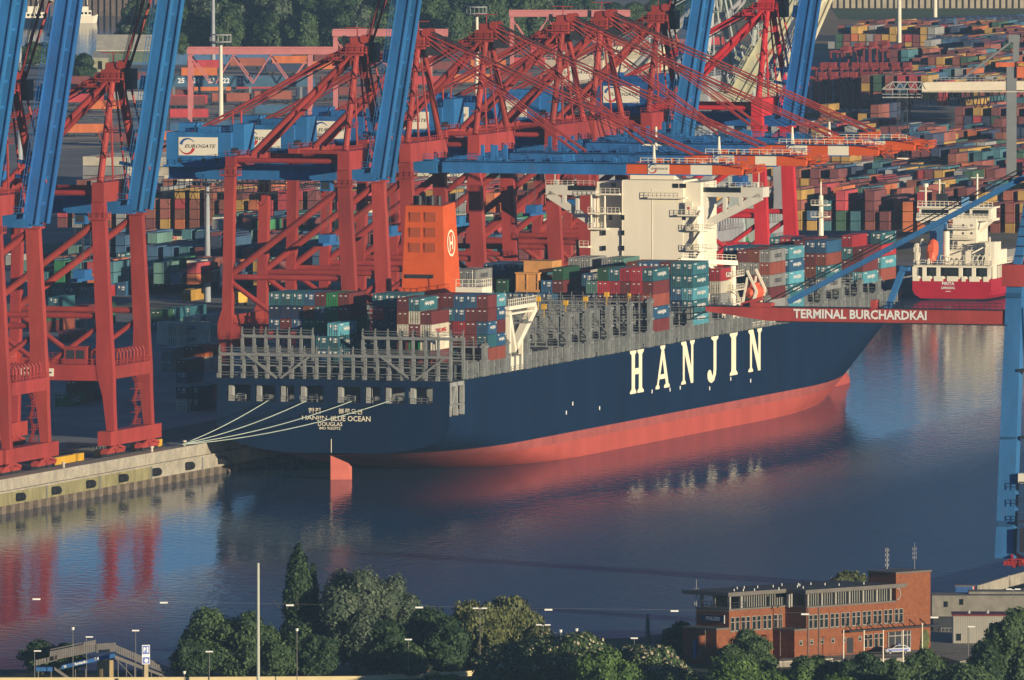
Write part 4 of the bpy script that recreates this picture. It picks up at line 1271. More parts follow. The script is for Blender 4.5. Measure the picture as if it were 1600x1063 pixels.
block(560, 660, 100, 185, ['maroon', 'brown', 'blue', 'rust', 'teal', 'red', 'maroon'], 4, 'the tall maroon block', fill=.9, dv=4.0)
block(690, 760, 120, 262, ['green', 'dark green', 'teal', 'maroon', 'white', 'sea green', 'grey', 'blue'], 3, 'the green block', fill=.9, dv=4.0)
block(800, 880, 150, 330, ['maroon', 'rust', 'brown', 'yellow', 'maroon', 'grey', 'red', 'orange'], 4, 'the maroon and yellow block', fill=.85, dv=4.0)
block(905, 960, 200, 360, ['maroon', 'rust', 'maroon', 'white', 'grey', 'brown'], 3, 'the block before the white row', fill=.9, dv=4.0)
block(990, 1030, 285, 392, ['white', 'cream', 'cream', 'white', 'grey'], 4, 'the white reefer row', rot=True, fill=1.1, dv=2.8)
block(1120, 1200, 250, 420, YC, 3, 'the far left block', fill=.8, dv=2.8)
# right-hand field
vr = lambda px, py: L(at(px, py, QZ))
random.seed(11)
y = 372
u = 840
while u < 2450:
    s = FPX / (ORG + AX * u).y
    vhi = L(atY(1262, 300, (ORG + AX * u).y + 40))[1]
    vlo = L(atY(1640, 300, (ORG + AX * u).y + 40))[1]
    dep = random.choice((26, 39, 39, 52))
    big = u < 1500
    vv = vlo
    while vv < vhi:
        wd = random.uniform(16, 40)
        ok = True
        pc = proj(W(u, vv + wd / 2, QZ))
        if 1330 < pc[0] < 1475 and 200 < pc[1] < 268: ok = False     # sheds and road
        if 1255 < pc[0] < 1425 and 120 < pc[1] < 210: ok = False     # straddle carrier park
        if pc[1] < 92 + (1600 - pc[0]) * .02: ok = False
        if pc[1] > 445 and pc[0] < 1440: ok = False
        if 1440 > pc[0] > 1395 and pc[1] > 372: ok = False
        if ok:
            block(u, u + dep, vv, vv + wd, YR if random.random() < .86 else ['teal', 'blue', 'navy', 'maroon', 'dark green', 'grey'], random.choice((2, 3, 3, 4)) if big else 3, 'the field by the red feeder', fill=.85, dv=random.choice((2.75, 3.9)), gap=.35)
        vv += wd + random.choice((.6, .6, 5))
    u += dep + random.choice((7, 12, 24))
# keep the largest ones in view as things, the rest as one mass
occ = {}
for q in cand:
    o, t, n, c, name, rot, ia, ib = q
    occ[(name, round(o.x, 1), round(o.y, 1), t)] = 1
quota = max(0, 298 - n_cont[0])
front = [q for q in cand if (q[7] >= 0 and (q[6] == 0 or q[1] == q[2] - 1))]
front.sort(key=lambda q: (q[0].y - (0 if q[6] == 0 else -60)))
ind = set(id(q) for q in front[:quota])
for q in cand:
    o, t, n, c, name, rot, ia, ib = q
    z = QZ + t * 2.62
    if id(q) in ind:
        lab = f"{c} container in {name}, {row_of(ib)} row, {ORD[ia]} deep, {tiern[t]}"
        tx = None
        if not rot and random.random() < .5 and c in ('teal', 'blue', 'navy'): tx = 'HANJIN'
        elif c in ('green', 'dark green') and random.random() < .5: tx = 'UASC'
        container(0, 0, 0, c, lab, 'containers in the terminal yard', 40, tx, 'h' if tx == 'HANJIN' else 'p', loc=Vector((o.x, o.y, z)), rotz=ROT + (pi / 2 if rot else 0))
    else:
        far_box(o, BX if rot else AX, -AX if rot else BX, z, c)
# dark blue wall of containers beyond the tall mast
for ix in range(13):
    for t in range(5):
        for dpt in range(2):
            o = at(1436 + ix * 12.3, 89 - ix * .5, QZ) + Vector((0, dpt * 12.6, 0))
            far_box(o, AX, -BX, t * 2.62, 'navy' if random.random() < .8 else random.choice(('blue', 'brown')))
fy = far_yard.build('container_stacks', [far_mats[c] for c in fnames], kind='stuff')
# containers whose lettering faces the camera
for px, py, c, tx, t in ((290, 395, 'cream', 'YANG MING', 0), (290, 395, 'cream', 'YANG MING', 1), (408, 392, 'cream', 'YANG MING', 0), (345, 375, 'cream', None, 0), (690, 360, 'cream', 'HAMBURG SÜD', 0), (690, 360, 'cream', 'HAMBURG SÜD', 1), (470, 405, 'cream', 'K LINE', 0)):
    o = at(px, py, QZ) + Vector((0, 0, 0)); tm = 'MAERSK' if tx == 'K LINE' else tx
    container(0, 0, 0, c, f"cream broadside container with {tm or 'no'} lettering, {['lower','upper'][t]}, beside {'the tall light mast' if px < 300 else 'the grey crane leg' if px < 420 else 'the red cranes' if px < 500 else 'the orange funnel'}", 'containers in the terminal yard', 40, tm, None,
              loc=o + Vector((-12.19, 0, 2.62 * t)), rotz=-.06)

# ------------------------------------------------------------------ yard vehicles and masts
def masts():
    m = MB(); Hh = 34.0
    m.tube((0, 0, 0), (0, 0, Hh), .85, .5, 12)
    o_d = m.data('pole', mk('mast_paint', (.66, .62, .50), .6, noise=.08))
    o_g = o_d.copy(); o_g.materials.clear(); o_g.materials.append(mk('mast_grey', (.30, .33, .36), .6, noise=.15))
    m = MB()
    for z in (Hh, Hh + 2.2):
        m.tube((0, 0, z), (0, 0, z + .3), 3.4, 3.4, 14)
    n = 14
    for i in range(n):
        a = 2 * pi * i / n; p_ = Vector((cos(a) * 3.3, sin(a) * 3.3, Hh)); m.beam(p_, p_ + Vector((0, 0, 2.4)), .14); m.box(p_.x - .35, p_.y - .35, Hh - .6, p_.x + .35, p_.y + .35, Hh, 1)
    h_d = m.data('lamp_ring', [LGREY, DARK])
    def put(px, ytop, ybase, label, ring=True):
        P_ = at(px, ybase, QZ); s = FPX / P_.y; hgt = (ybase - ytop) / s
        t = empty('light_mast', label, 'light mast', P_, 0, 'light masts in the terminal')
        p_ = ob('pole', o_g if 'grey' in label or 'dark' in label or 'thin' in label else o_d, t); p_.scale = (1, 1, hgt / Hh)
        if ring:
            r_ = ob('lamp_ring', h_d, t); r_.location = (0, 0, hgt - Hh)
    put(345, 66, 196, 'cream light mast with lamp ring behind the left machinery house')
    put(745, 22, 150, 'light mast with lamp ring above the red crane tops')
    put(1405, -120, 124, 'tall cream mast left of the far blue container stacks', True)
    put(1461, -150, 54, 'tall cream mast at the edge of the brown field')
    put(324, 285, 472, 'pale grey light mast standing between the two left crane groups')
    put(333, -30, 110, 'thin dark mast in front of the far trees', False)
    put(31, 40, 250, 'thin mast behind the leftmost raised boom', False)
masts()
lt = MB()                               # lattice light tower
P_ = at(1410, 312, QZ)
for sx in (-1.6, 1.6):
    for sy in (-1.6, 1.6): lt.beam((sx, sy, 0), (sx * .8, sy * .8, 30), .22)
for k in range(14):
    z = k * 2.14; w = 1.6 - .32 * z / 30
    for a, c in (((-w, -w), (w, -w)), ((w, -w), (w, w)), ((w, w), (-w, w)), ((-w, w), (-w, -w))):
        lt.beam((a[0], a[1], z), (c[0], c[1], z + 2.1), .12); lt.beam((a[0], a[1], z), (c[0], c[1], z), .1)
LT = empty('lattice_tower', 'dark lattice tower with small white board among the right-hand containers', 'lattice tower', P_, 0)
lt.build('lattice', DARK, LT)
sb = MB(); sb.box(-1.6, -2.0, 9.5, 1.6, -1.9, 11.7); sb.build('board', WHITE, LT)
sb = MB(); sb.text('M', (-.5, -2.05, 10.8), (1, 0, 0), (0, 0, 1), .6); sb.text('1', (.9, -2.05, 10.7), (1, 0, 0), (0, 0, 1), .6); sb.text('L', (-.3, -2.05, 9.8), (1, 0, 0), (0, 0, 1), .5); sb.build('lettering', DARK, LT)

def vehicle(name, label, cat, loc, rotz, parts, group=None):
    t = empty(name, label, cat, loc, rotz, group)
    for nm_, m, mats in parts: m.build(nm_, mats, t)
    return t
def wheels(xs, w, r_):
    out = []
    for x in xs:
        for s in (-1, 1):
            m = MB(); m.tube((x, s * w - .15, r_), (x, s * w + .15, r_), r_, n=10); out.append(('wheel', m, BLACK))
    return out
m1 = MB(); m1.box(-2.6, -1.2, .9, 2.6, 1.2, 1.3); m1.box(-2.5, -1.25, 1.3, 1.0, 1.25, 3.4); m2 = MB(); m2.box(1.1, -1.2, 1.3, 2.6, 1.2, 3.2); m2.box(2.62, -1, 2.2, 2.66, 1, 3.0)
vehicle('yard_truck', 'yellow yard truck parked under the crane portal left of the stern', 'truck', at(372, 478, QZ), ROT + .8, [('body', m1, YELLOW), ('cab', m2, YELLOW)] + wheels((-1.8, 1.8), 1.05, .5))
# straddle carriers
m = MB()
m.box(-.25, -.22, 1.2, .25, .22, 12.5)
sc_leg = m.data('frame_leg', PAINT)
m = MB()
for y in (-2.3, 2.3): m.box(-5.2, y - .3, 12.3, 5.2, y + .3, 13.0); m.box(-5.4, y - .4, .7, 5.4, y + .4, 1.4)
for x in (-4.4, 4.4): m.box(x - .4, -2.3, 12.3, x + .4, 2.3, 13.0)
m.box(2, -2.2, 13, 5, 0, 14.4)
sc_top = m.data('top_frame', PAINT)
m = MB(); m.box(3.9, -2.2, 10, 5.6, -.7, 12); sc_cab = m.data('cab', GLASS)
m = MB()
for x in (-4.4, -1.6, 1.6, 4.4):
    for y in (-2.3, 2.3): m.tube((x, y - .3, .75), (x, y + .3, .75), .75, n=10)
sc_wh = m.data('wheel_row', BLACK)
k = 0
for i, (x, y_) in enumerate([(1276 + 16 * (i % 9), 184 - 16 * (i // 9)) for i in range(18)] + [(1330, 135), (1352, 133), (1374, 131), (1390, 137), (1310, 140)]):
    t = empty('straddle_carrier', f'red straddle carrier, {ORD[i % 9] if i < 18 else ORD[i - 18]} from the left in the {["front", "second", "farthest loose"][min(2, i // 9)]} row', 'straddle carrier', at(x + (i * 37 % 5), y_, QZ), ROT, 'red straddle carriers parked in rows')
    for nm_, d, lc in [('frame_leg', sc_leg, (x_, y2, 0)) for x_ in (-4, 4) for y2 in (-2.3, 2.3)] + [('top_frame', sc_top, None), ('cab', sc_cab, None), ('wheels', sc_wh, None)]:
        o = ob(nm_, d, t, loc=lc); o.color = (.24, .042, .04, 1)
# sheds
def shed(name, label, px0, px1, ybase, ytop, depth, wallm, roofm, rise=1.2, rot=None, lean=0):
    a = at(px0, ybase, QZ); c = at(px1, ybase, QZ); w_ = (c - a).length; hgt = (ybase - ytop) * a.y / FPX
    t = empty(name, label, 'shed', a, 0 if rot is None else rot)
    m = MB(); m.box(0, 0, 0, w_, depth, hgt); m.build('wall', wallm, t)
    m = MB(); m.slab([(-.4, -.4, hgt + .02), (w_ + .4, -.4, hgt + .02), (w_ + .4, depth / 2, hgt + rise), (-.4, depth / 2, hgt + rise)], (0, 0, .25)); m.slab([(-.4, depth / 2, hgt + rise), (w_ + .4, depth / 2, hgt + rise), (w_ + .4, depth + .4, hgt), (-.4, depth + .4, hgt)], (0, 0, .25)); m.build('roof', roofm, t)
    return t, w_, hgt
CRM = mk('shed_cream', (.52, .48, .38), .7, noise=.1); GRN = mk('shed_green', (.10, .14, .10), .7); ROOFG = mk('shed_roof', (.36, .36, .33), .7)
shed('warehouse', 'cream warehouse behind the orange boom tips', 1338, 1412, 200, 178, 24, CRM, CRM, .4)
shed('warehouse', 'lower grey warehouse in front of the cream one', 1335, 1425, 213, 197, 20, ROOFG, ROOFG, .3)
shed('warehouse', 'small cream annex at the right end of the warehouses', 1422, 1447, 216, 201, 14, CRM, CRM, .3)
shed('shed', 'green shed with a pale roof beside the far river', 152, 238, 98, 80, 30, GRN, mk('pale_roof', (.55, .52, .42), .7), 5.0)
shed('shed', 'small pale shed in front of the far green shed', 146, 168, 112, 92, 16, mk('shed_olive', (.30, .30, .19), .7), ROOFG, 2.0)
shed('shed', 'pale house under the far trees behind the pink gantry', 470, 494, 78, 66, 14, CRM, ROOFG, 2.0)
shed('shed', 'low white house at the foot of the trees by the light mast', 308, 336, 84, 70, 14, CRM, ROOFG, 2.0)
# pink rail gantries and the numbered blue beam
PINK = mk('faded_pink', (.46, .16, .16), .6, noise=.12)
def rail_gantry(px0, px1, ytop, ybase, label, dep=18):
    a = at(px0, ybase, QZ); c = at(px1, ybase, QZ); w_ = (c - a).length; hgt = (ybase - ytop) * a.y / FPX
    t = empty('rail_gantry', label, 'rail gantry', a, 0, 'pink rail gantries')
    for x in (0, w_ * .84):
        for y in (0, dep):
            m = MB(); m.box(x - .7, y - .7, 0, x + .7, y + .7, hgt - 2.2); m.build('leg', PINK, t)
    for y in (0, dep):
        m = MB(); m.box(-1, y - .8, hgt - 1.8, w_, y + .8, hgt); m.build('girder', PINK, t)
        for s0, s1 in ((0, .14), (.3, .18), (.3, .44), (.56, .44), (.56, .70), (.84, .70)):
            m = MB(); m.beam((w_ * s0, y, hgt - 2.4), (w_ * s1, y, hgt - 11), .35); m.build('brace', PINK, t)
    m = MB()
    for x in (0, w_ * .84): m.box(x - .5, 0, hgt - 2.2, x + .5, dep, hgt - 1.2)
    m.build('end_beam', PINK, t)
rail_gantry(297, 520, 76, 192, 'pink rail gantry standing over the tracks behind the cream light mast')
rail_gantry(524, 700, 48, 172, 'pink rail gantry behind the raised boom near the orange funnel')
rail_gantry(800, 985, 18, 110, 'faint pink rail gantry above the middle crane tops')
rail_gantry(-130, 0, 78, 196, 'pink rail gantry at the left edge behind the raised booms')
bbm = MB(); a = at(262, 160, QZ); c = at(480, 160, QZ); w_ = (c - a).length
BB = empty('crane_runway', 'long blue runway beam numbered 25 to 21 over the rail yard', 'crane runway', a, 0)
bbm.box(0, 0, 5.0, w_, 1.4, 8.6)
bbm.build('beam', mk('runway_blue', (.05, .12, .20), .6), BB)
for i in range(6):
    m = MB(); m.box(2 + i * (w_ - 4) / 5 - .4, .2, 0, 2 + i * (w_ - 4) / 5 + .4, 1.2, 5.0); m.build('column', GREY, BB)
m = MB()
for i, tx in enumerate(('25', '24', '23', '22', '21')): m.text(tx, ((283 + i * 23.5 - 262) / 218 * w_, -.06, 6.2), (1, 0, 0), (0, 0, 1), 1.7, off=.03)
m.build('numbers', TEXTW, BB)
# goods trains in the rail yard: wagons are things
wgm = MB(); wgm.box(0, -1.4, .9, 13.5, 1.4, 1.3); wgm_d = wgm.data('chassis', DARK)
wl = MB()
for x in (1.5, 3.3, 10.2, 12): wl.tube((x, -1.2, .45), (x, 1.2, .45), .45, n=8)
wl_d = wl.data('wheelset', BLACK)
random.seed(5)
nW = 0
for r_, (px0, px1, y_) in enumerate(((300, 700, 148), (262, 560, 168), (262, 640, 190), (262, 520, 212), (600, 1100, 118), (760, 1120, 92), (60, 270, 150), (60, 260, 180), (100, 290, 214), (280, 700, 124), (290, 560, 112), (640, 1100, 138), (100, 280, 166), (560, 760, 178), (80, 270, 138), (90, 280, 232), (380, 640, 226))):
    x = px0; nC = 0
    while x < px1:
        P_ = at(x, y_ - (x - px0) * .05, QZ)
        if random.random() < .85:
            c = random.choice(['red', 'navy', 'maroon', 'blue', 'grey', 'orange', 'rust', 'maroon'])
            t = empty('rail_wagon', f'{c} container wagon, {ORD[nC]} from the left on the {ORD[r_]} listed track behind the crane houses'.replace(' listed', ''), 'rail wagon', P_, .12, 'container wagons in the rail yard')
            ob('chassis', wgm_d, t); ob('wheelset', wl_d, t)
            o = ob('load', C40, t, loc=(.6, 0, 1.3)); o.color = (*PAL[c], 1)
        x += 66; nW += 1; nC += 1
trk = MB()
for k in range(16):
    u0_ = at(60, 128 + k * 7, QZ); u1_ = at(1150, 128 + k * 7 - 40, QZ)
    trk.beam(u0_ + Vector((0, 0, .1)), u1_ + Vector((0, 0, .1)), .5, .2)
trk.build('railway_tracks', mk('rail_rust', (.10, .08, .07), .7), None, kind='structure')
# blue stacks beyond the mast, white tank, fields, sheet-pile walls
FLD = mk('brown_field', (.34, .25, .15), .95, noise=.35, scale=.01); GRS = mk('green_field', (.10, .15, .06), .95, noise=.3, scale=.02)
def patch(name, pts, m_, dz):
    MB().poly([at(x, y_, QZ) + Vector((0, 0, dz)) for x, y_ in pts][::-1]).build(name, m_, None, kind='structure')
patch('field', [(1120, 60), (1300, 88), (1600, 92), (1900, 60), (1900, 16), (1290, 16), (1100, 30)], FLD, .03)
patch('grass_strip', [(1310, 30), (1600, 44), (1900, 40), (1900, 15), (1300, 13)], GRS, .06)
patch('road', [(1270, 64), (1600, 76), (1900, 70), (1900, 64), (1270, 55)], ASPHALT, .09)
patch('rail_yard', [(60, 240), (600, 200), (1150, 90), (1120, 64), (700, 90), (262, 118), (60, 128)], mk('ballast', (.30, .285, .27), .95, noise=.4, scale=.05), .03)
def sheet_wall(px0, px1, y_, h, mat, label, P0=None):
    a = at(px0, y_, QZ); c = at(px1, y_, QZ); d = c - a; n = int(d.length / 2.4)
    m = MB(); e = d.normalized(); f = Vector((e.y, -e.x, 0))
    t = empty('sheet_pile_wall', label, 'sheet pile wall', a, 0)
    m.box(0, 0, 0, 0.01, .01, .01)
    m = MB()
    m.beam(Vector((0, 0, h / 2)) + f * -.8, d + Vector((0, 0, h / 2)) + f * -.8, .8, h)
    m.beam(Vector((0, 0, h + .3)) + f * -.3, d + Vector((0, 0, h + .3)) + f * -.3, 1.6, .6)
    m.build('wall', mat, t)
    pm = MB(); pm.box(-.6, -.5, 0, .6, .5, h); pd = pm.data('sheet_pile', mat)
    for i in range(min(n, 290)):
        ob('sheet_pile', pd, t, loc=e * (d.length * (i + .5) / n))
sheet_wall(1230, 1640, 13, 8.5, mk('pile_pale', (.33, .29, .22), .8, noise=.2), 'pale sheet-pile wall along the far edge of the green strip')
SPM = mk('pile_brown', (.13, .10, .085), .8, noise=.3)
t = empty('sheet_pile_wall', 'brown sheet-pile quay on the far side of the river', 'sheet pile wall', (0, 6300, 0), 0)
m = MB(); m.box(-640, 0, -1, -42, 3, 9.8); m.build('wall', SPM, t)
pm = MB(); pm.box(-.7, -.8, -1, .7, 0, 9.6); pd = pm.data('sheet_pile', SPM)
for i in range(64): ob('sheet_pile', pd, t, loc=(-195 + i * 2.4, 0, 0))
# ships on the far river
def boat(label, px0, px1, y_, hullm, kind):
    a = at(px0, y_, 0); c = at(px1, y_, 0); Ln = (c - a).length
    t = empty('river_boat', label, 'boat', (a + c) / 2, 0)
    m = MB(); hl = Ln / 2
    dk_ = [(-hl, -3, 2.6), (hl * .7, -3, 2.8), (hl, 0, 3.4), (hl * .7, 3, 2.8), (-hl, 3, 2.6)]; kl = [(-hl + .6, -2.4, 0), (hl * .6, -2.4, 0), (hl * .9, 0, 0), (hl * .6, 2.4, 0), (-hl + .6, 2.4, 0)]
    m.add(dk_ + kl, [(0, 1, 2, 3, 4)] + [(i, 5 + i, 5 + (i + 1) % 5, (i + 1) % 5) for i in range(5)]); m.build('hull', hullm, t)
    m = MB(); m.box(-hl * .8, -2.2, 2.7, hl * .45, 2.2, 4.9); m.box(-hl * .5, -1.9, 4.9, hl * .2, 1.9, 7.2 if kind else 6.4); m.build('cabin', WHITE, t)
    m = MB()
    for k in range(int(hl * .9)): m.box(-hl * .75 + k * 1.5, -2.26, 3.4, -hl * .75 + k * 1.5 + .9, -2.2, 4.3)
    m.build('window', GLASS, t)
    m = MB(); m.tube((hl * .1, 0, 7), (hl * .05, 0, 13), .15); m.build('mast', WHITE, t)
boat('dark-hulled passenger boat moored at the far river quay', 30, 84, 39, NAVY, 1)
boat('white boat moored right of the second raised boom on the river', 116, 153, 36, WHITE, 0)
patch('quay_apron', [(0, 741), (60, 731), (420, 660), (420, 640), (0, 722)], mk('apron_dark', (.05, .05, .052), .8, noise=.3, scale=.2), .02)
# ------------------------------------------------------------------ feeder ship at the far quay
PO = at(1487, 469, 0)
PR = ROT + R(2)
PS = empty('feeder_ship', 'small red feeder ship PIRITA with white superstructure at the far quay', 'feeder ship', PO, PR)
PRED = mk('feeder_red', (.40, .012, .03), .45, noise=.12, scale=.2, rust=.1)
PDK = mk('feeder_black', (.03, .02, .025), .6)
PB = 10.2
hm = MB(); bt = MB()
def ph(u, z):
    t = cl((z + 1.5 - .12 * max(0, 6 - u)) / 3.4)
    w = PB * (1 - (1 - t) ** 2.2) ** (1 / 2.2)
    if u > 85: w *= (1 - cl((u - 85) / 40) ** 2)
    return w
US = [0, 4, 10, 20, 50, 85, 95, 105, 115, 124]; ZS = [-1, .35, 1.2, 2.4, 3.8, 5.3]
for i in range(len(US) - 1):
    for j_ in range(len(ZS) - 1):
        for s in (-1, 1):
            q = [(US[i], s * ph(US[i], ZS[j_]), ZS[j_]), (US[i + 1], s * ph(US[i + 1], ZS[j_]), ZS[j_]), (US[i + 1], s * ph(US[i + 1], ZS[j_ + 1]), ZS[j_ + 1]), (US[i], s * ph(US[i], ZS[j_ + 1]), ZS[j_ + 1])]
            (bt if ZS[j_ + 1] < .4 else hm).poly(q if s < 0 else q[::-1])
for j_ in range(len(ZS) - 1):
    z0, z1 = ZS[j_], ZS[j_ + 1]
    (bt if z1 < .4 else hm).poly([(0, ph(0, z0), z0), (0, -ph(0, z0), z0), (0, -ph(0, z1), z1), (0, ph(0, z1), z1)])
hm.box(1, -9.6, 5.2, 100, 9.6, 5.3)
hm.build('hull', PRED, PS); bt.build('bottom', PDK, PS)
m = MB()
for y0, y1 in ((10.1, 8.4), (7.6, 5.4), (4.6, 2.2), (1.2, -1.6), (-2.6, -3.6), (-4.6, -7.2), (-8.2, -9.6)): m.box(-.15, y1, 4.7, .3, y0, 6.0)
m.box(.2, -9.9, 5.3, .5, 10, 5.9)
m.box(0, -10, 8.2, 1.2, 9.8, 8.8); m.box(0, -10, 8.6, 24, 9.8, 8.8)
for y in (9.6, 7.0, 3.4, -2.4, -5.8, -9.8): m.box(0, y - .3, 5.6, .7, y + .6, 8.3)
for u in (3, 6, 9, 12, 18): m.box(u, -10.1, 5.3, u + .8, -9.7, 8.4)
m.box(3, -9.4, 5.3, 4, 9.4, 8.2, 1)
m.rail([(0, 9.8, 8.8), (0, -10, 8.8), (24, -10, 8.8)], 1.2, 1.5, .06)
m.build('poop_deck', [WHITE, GLASS], PS)
m = MB()
m.box(6, -9.6, 8.8, 20, 3.5, 12.2); m.box(7.5, -4.6, 12.2, 20, 1.5, 20.0); m.box(9.5, .2, 12.2, 20, 4.6, 18)
m.box(3.4, -10.2, 5.3, 6.5, -7.8, 14.6); m.box(8, -9.9, 12.2, 12, -4.6, 14.4)
for z in (12.2, 15, 17.6): m.box(5.6, -5, z, 7.5, 2.5, z + .25); m.rail([(5.7, 2.5, z + .25), (5.7, -5, z + .25)], 1.1, 1.2, .06)
m.box(8, -8.6, 19.6, 16, 11.2, 20.2); m.box(9, -8.0, 20.2, 15, 10.6, 22.8); m.box(8.2, -8.8, 22.8, 15.5, 11, 23.2)
m.box(8.95, -7.4, 21.0, 9.02, -1.2, 22.4, 1); m.box(8.95, 3, 21.0, 9.02, 10, 22.4, 1); m.box(8.9, -3.2, 20.4, 9.06, -2.5, 22.8)
m.rail([(8.1, 11, 20.2), (8.1, -8.6, 20.2)], 1.2, 1.1, .07); m.rail([(8.3, 10.8, 23.2), (8.3, -8.6, 23.2)], 1.3, 1.1, .08)
m.beam((9, -4.4, 16.5), (9, -8.4, 19.8), .5, .8); m.beam((9, 4.4, 16), (9, 10.6, 19.8), .5, .8)
for y in (-3.6, -1.4):
    for z in (13.2, 16.2, 18.2): m.box(7.42, y, z, 7.5, y + .5, z + .6, 1)
m.box(5.9, -6.6, 9.4, 6.0, -5.6, 11.4, 1)
m.build('superstructure', [WHITE, GLASS], PS)
m = MB(); m.box(6.2, 3.2, 8.8, 10.5, 7.2, 19.4); m.build('funnel_casing', mk('feeder_blue', (.05, .16, .36), .5), PS)
m = MB(); m.tube((3.2, 2.2, 8.8), (3.2, 2.2, 17.2), .85, n=12); m.tube((3.2, 2.2, 17.2), (3.2, 2.2, 17.7), .75, n=12, m=1); m.build('exhaust_stack', [WHITE, DARK], PS)
m = MB(); m.box(9, 3.6, 23.2, 11, 6.2, 26.4); m.tube((10, 4.6, 26.4), (10, 4.6, 28.8), .5, n=8); m.build('funnel_top', DARK, PS)
m = MB()
for y, h_ in ((5.6, 30), (-4.2, 31.5), (9.2, 28)): m.tube((10, y, 23.2), (10, y, h_), .25); m.beam((10, y - 1.6, h_ - 1), (10, y + 1.6, h_ - 1), .25)
m.tube((10, 9.2, 28), (10, 9.2, 28.9), .7, n=8)
m.build('mast', WHITE, PS)
m = MB(); m.box(8.0, -2.6, 23.3, 8.1, -.6, 25.7, 0); m.build('flag_board', mk('flag_blue', (.15, .35, .62), .6), PS)
m = MB()
m.beam((-.5, 8.8, 9), (5, 8.8, 15), .5); m.beam((-.5, 6, 9), (5, 6, 15), .5)
m.box(0, 8.6, 8.8, .6, 9.4, 14.2); m.beam((.3, 9.6, 8.8), (.3, 9.6, 14), .3); m.rail([(0, 9.8, 12), (0, 8.2, 12)], 1.2, .6, .08)
m.build('boat_ramp', WHITE, PS)
m = MB()
for k in range(5): m.beam((.6, -3 - k * 1.3, 8.8), (.6, -4.6 - k * 1.3, 11.6), .2)
m.beam((1, -5, 11.8), (2.5, -9, 14), .3); m.beam((1, -9.6, 8.8), (1, -9.6, 16), .4); m.rail([(.6, 3, 8.8), (.6, -9, 8.8)], 2.4, 1.2, .08)
m.build('deck_gear', WHITE, PS)
m = MB(); m.text('PIRITA', (-.06, .9, 3.75), (0, -1, 0), (0, 0, 1), .82, 3.2, off=.03); m.text('LIMASSOL', (-.06, .9, 2.75), (0, -1, 0), (0, 0, 1), .62, 3.6, off=.03); m.box(-.05, .3, 2.1, -.02, 1.6, 2.25); m.build('stern_name', TEXTW, PS)
lb_ = lifeboat(0, 0, 0, 3.4, 1.5, R(-68), PS, 'orange free-fall lifeboat tilted on the stern of the small red ship')
lb_.matrix_world = Matrix.Translation(PO) @ Matrix.Rotation(PR, 4, 'Z') @ Matrix.Translation((2.4, 5.6, 12.2)) @ Matrix.Rotation(R(-66), 4, 'Y')
fq = MB()
fe = at(1398, 470, 0)
for i in range(16): pass

# ------------------------------------------------------------------ near crane with the lettered boom
NU = -306.9
NR, NB = (.38, .058, .052), (.036, .150, .36)
NC = empty('lettered_crane', 'nearest crane with red TERMINAL BURCHARDKAI boom and blue leg at right edge', 'gantry crane', W(NU, -227.5, 6.0), ROT)
def NP(nm_, m, c, mats=LIVERY):
    o = m.build(nm_, mats, NC); o.color = (*c, 1); return o
V0 = 227.5
m = MB(); m.beam((0, .6, 1.5), (0, -1.3, 51.6), 3.4, 2.6, w2=3.0, h2=2.6); NP('leg', m, NB)
for z, hh in ((7.5, .9), (23.5, .35), (49.4, .8)):
    yo = .55 - 1.85 * z / 50; m = MB(); m.box(-1.75, yo - 1.45, z, 1.75, yo + 1.55, z + hh); NP('leg_band', m, (.02, .085, .21))
m = MB(); m.box(-1.9, -3.4, 51.4, 1.9, .9, 55.4); NP('corner_block', m, NR)
m = MB()
zb_, zt_ = 44.5, 46.9
pts = [(-1.0, 0, zb_ - .1), (-1.0, 46, zb_ - .1), (-1.0, 51.6, zb_ + .7), (-1.0, 57.6, zt_ - .9), (-1.0, 57.6, zt_), (-1.0, 0, zt_ + .0)]
m.slab([Vector(p) for p in pts], (2.0, 0, 0)); NP('boom', m, NR)
m = MB(); m.box(-1.25, 0, zt_ + .003, 1.25, 57, zt_ + .14, 3)
m.rail([(-1.2, 1, zt_ + .1), (-1.2, 24, zt_ + .1)], 1.2, 1.1, .06, 3); m.box(-1.3, 0, zb_ - .35, 1.3, 44, zb_ - .11, 3)
for a, c in (((57.6, zt_), (63.5, zt_ - .4)), ((57.6, zb_ + 1.6), (61, zb_ - .2)), ((63.5, zt_ - .4), (63.5, zb_ - .4)), ((63.5, zt_ - 1.6), (57.6, zt_ - 1.2)), ((63.5, zb_ - .4), (57.6, zb_ + .2)), ((60.5, zt_), (60.5, zb_))):
    for x in (-1, 1): m.beam((x, a[0], a[1]), (x, c[0], c[1]), .14, m=3)
NP('walkway', m, NR)
m = MB(); m.box(-1.3, 45, zt_, 1.3, 49, zt_ + .8); m.box(-1.3, 25, zt_, 1.3, 26, zt_ + 1.6); m.beam((0, 51, zt_ + .3), (0, 47, zt_ + 1.6), .7); NP('stay_bracket', m, NR)
m = MB(); m.text('TERMINAL BURCHARDKAI', (-1.06, onu(1346, 493, NU)[0] + V0, zb_ + .45), (0, -1, 0), (0, 0, 1), 1.72, 25.4, off=.03); m.build('lettering', TEXTW, NC)
m = MB(); m.beam((0, onu(1232, 473, NU)[0] + V0, zt_ + 1.0), (0, -9.5, 74.8), .95, .95); NP('boom_stay', m, NB)
m = MB(); m.tube((.9, 43.5, zt_ + 1.8), (.9, -9, 75.8), .12, n=5); m.tube((.9, 47, zt_ + .6), (.9, -9, 76.6), .12, n=5); m.build('rope', DARK, NC)
m = MB(); m.beam((0, onu(1387, 478, NU)[0] + V0, zt_), (0, onu(1412, 416, NU)[0] + V0, 54.6), 1.3, 1.0); m.box(-.8, onu(1416, 416, NU)[0] + V0 - .6, 53.9, .8, onu(1412, 416, NU)[0] + V0 + .6, 54.6); NP('strut', m, NB)
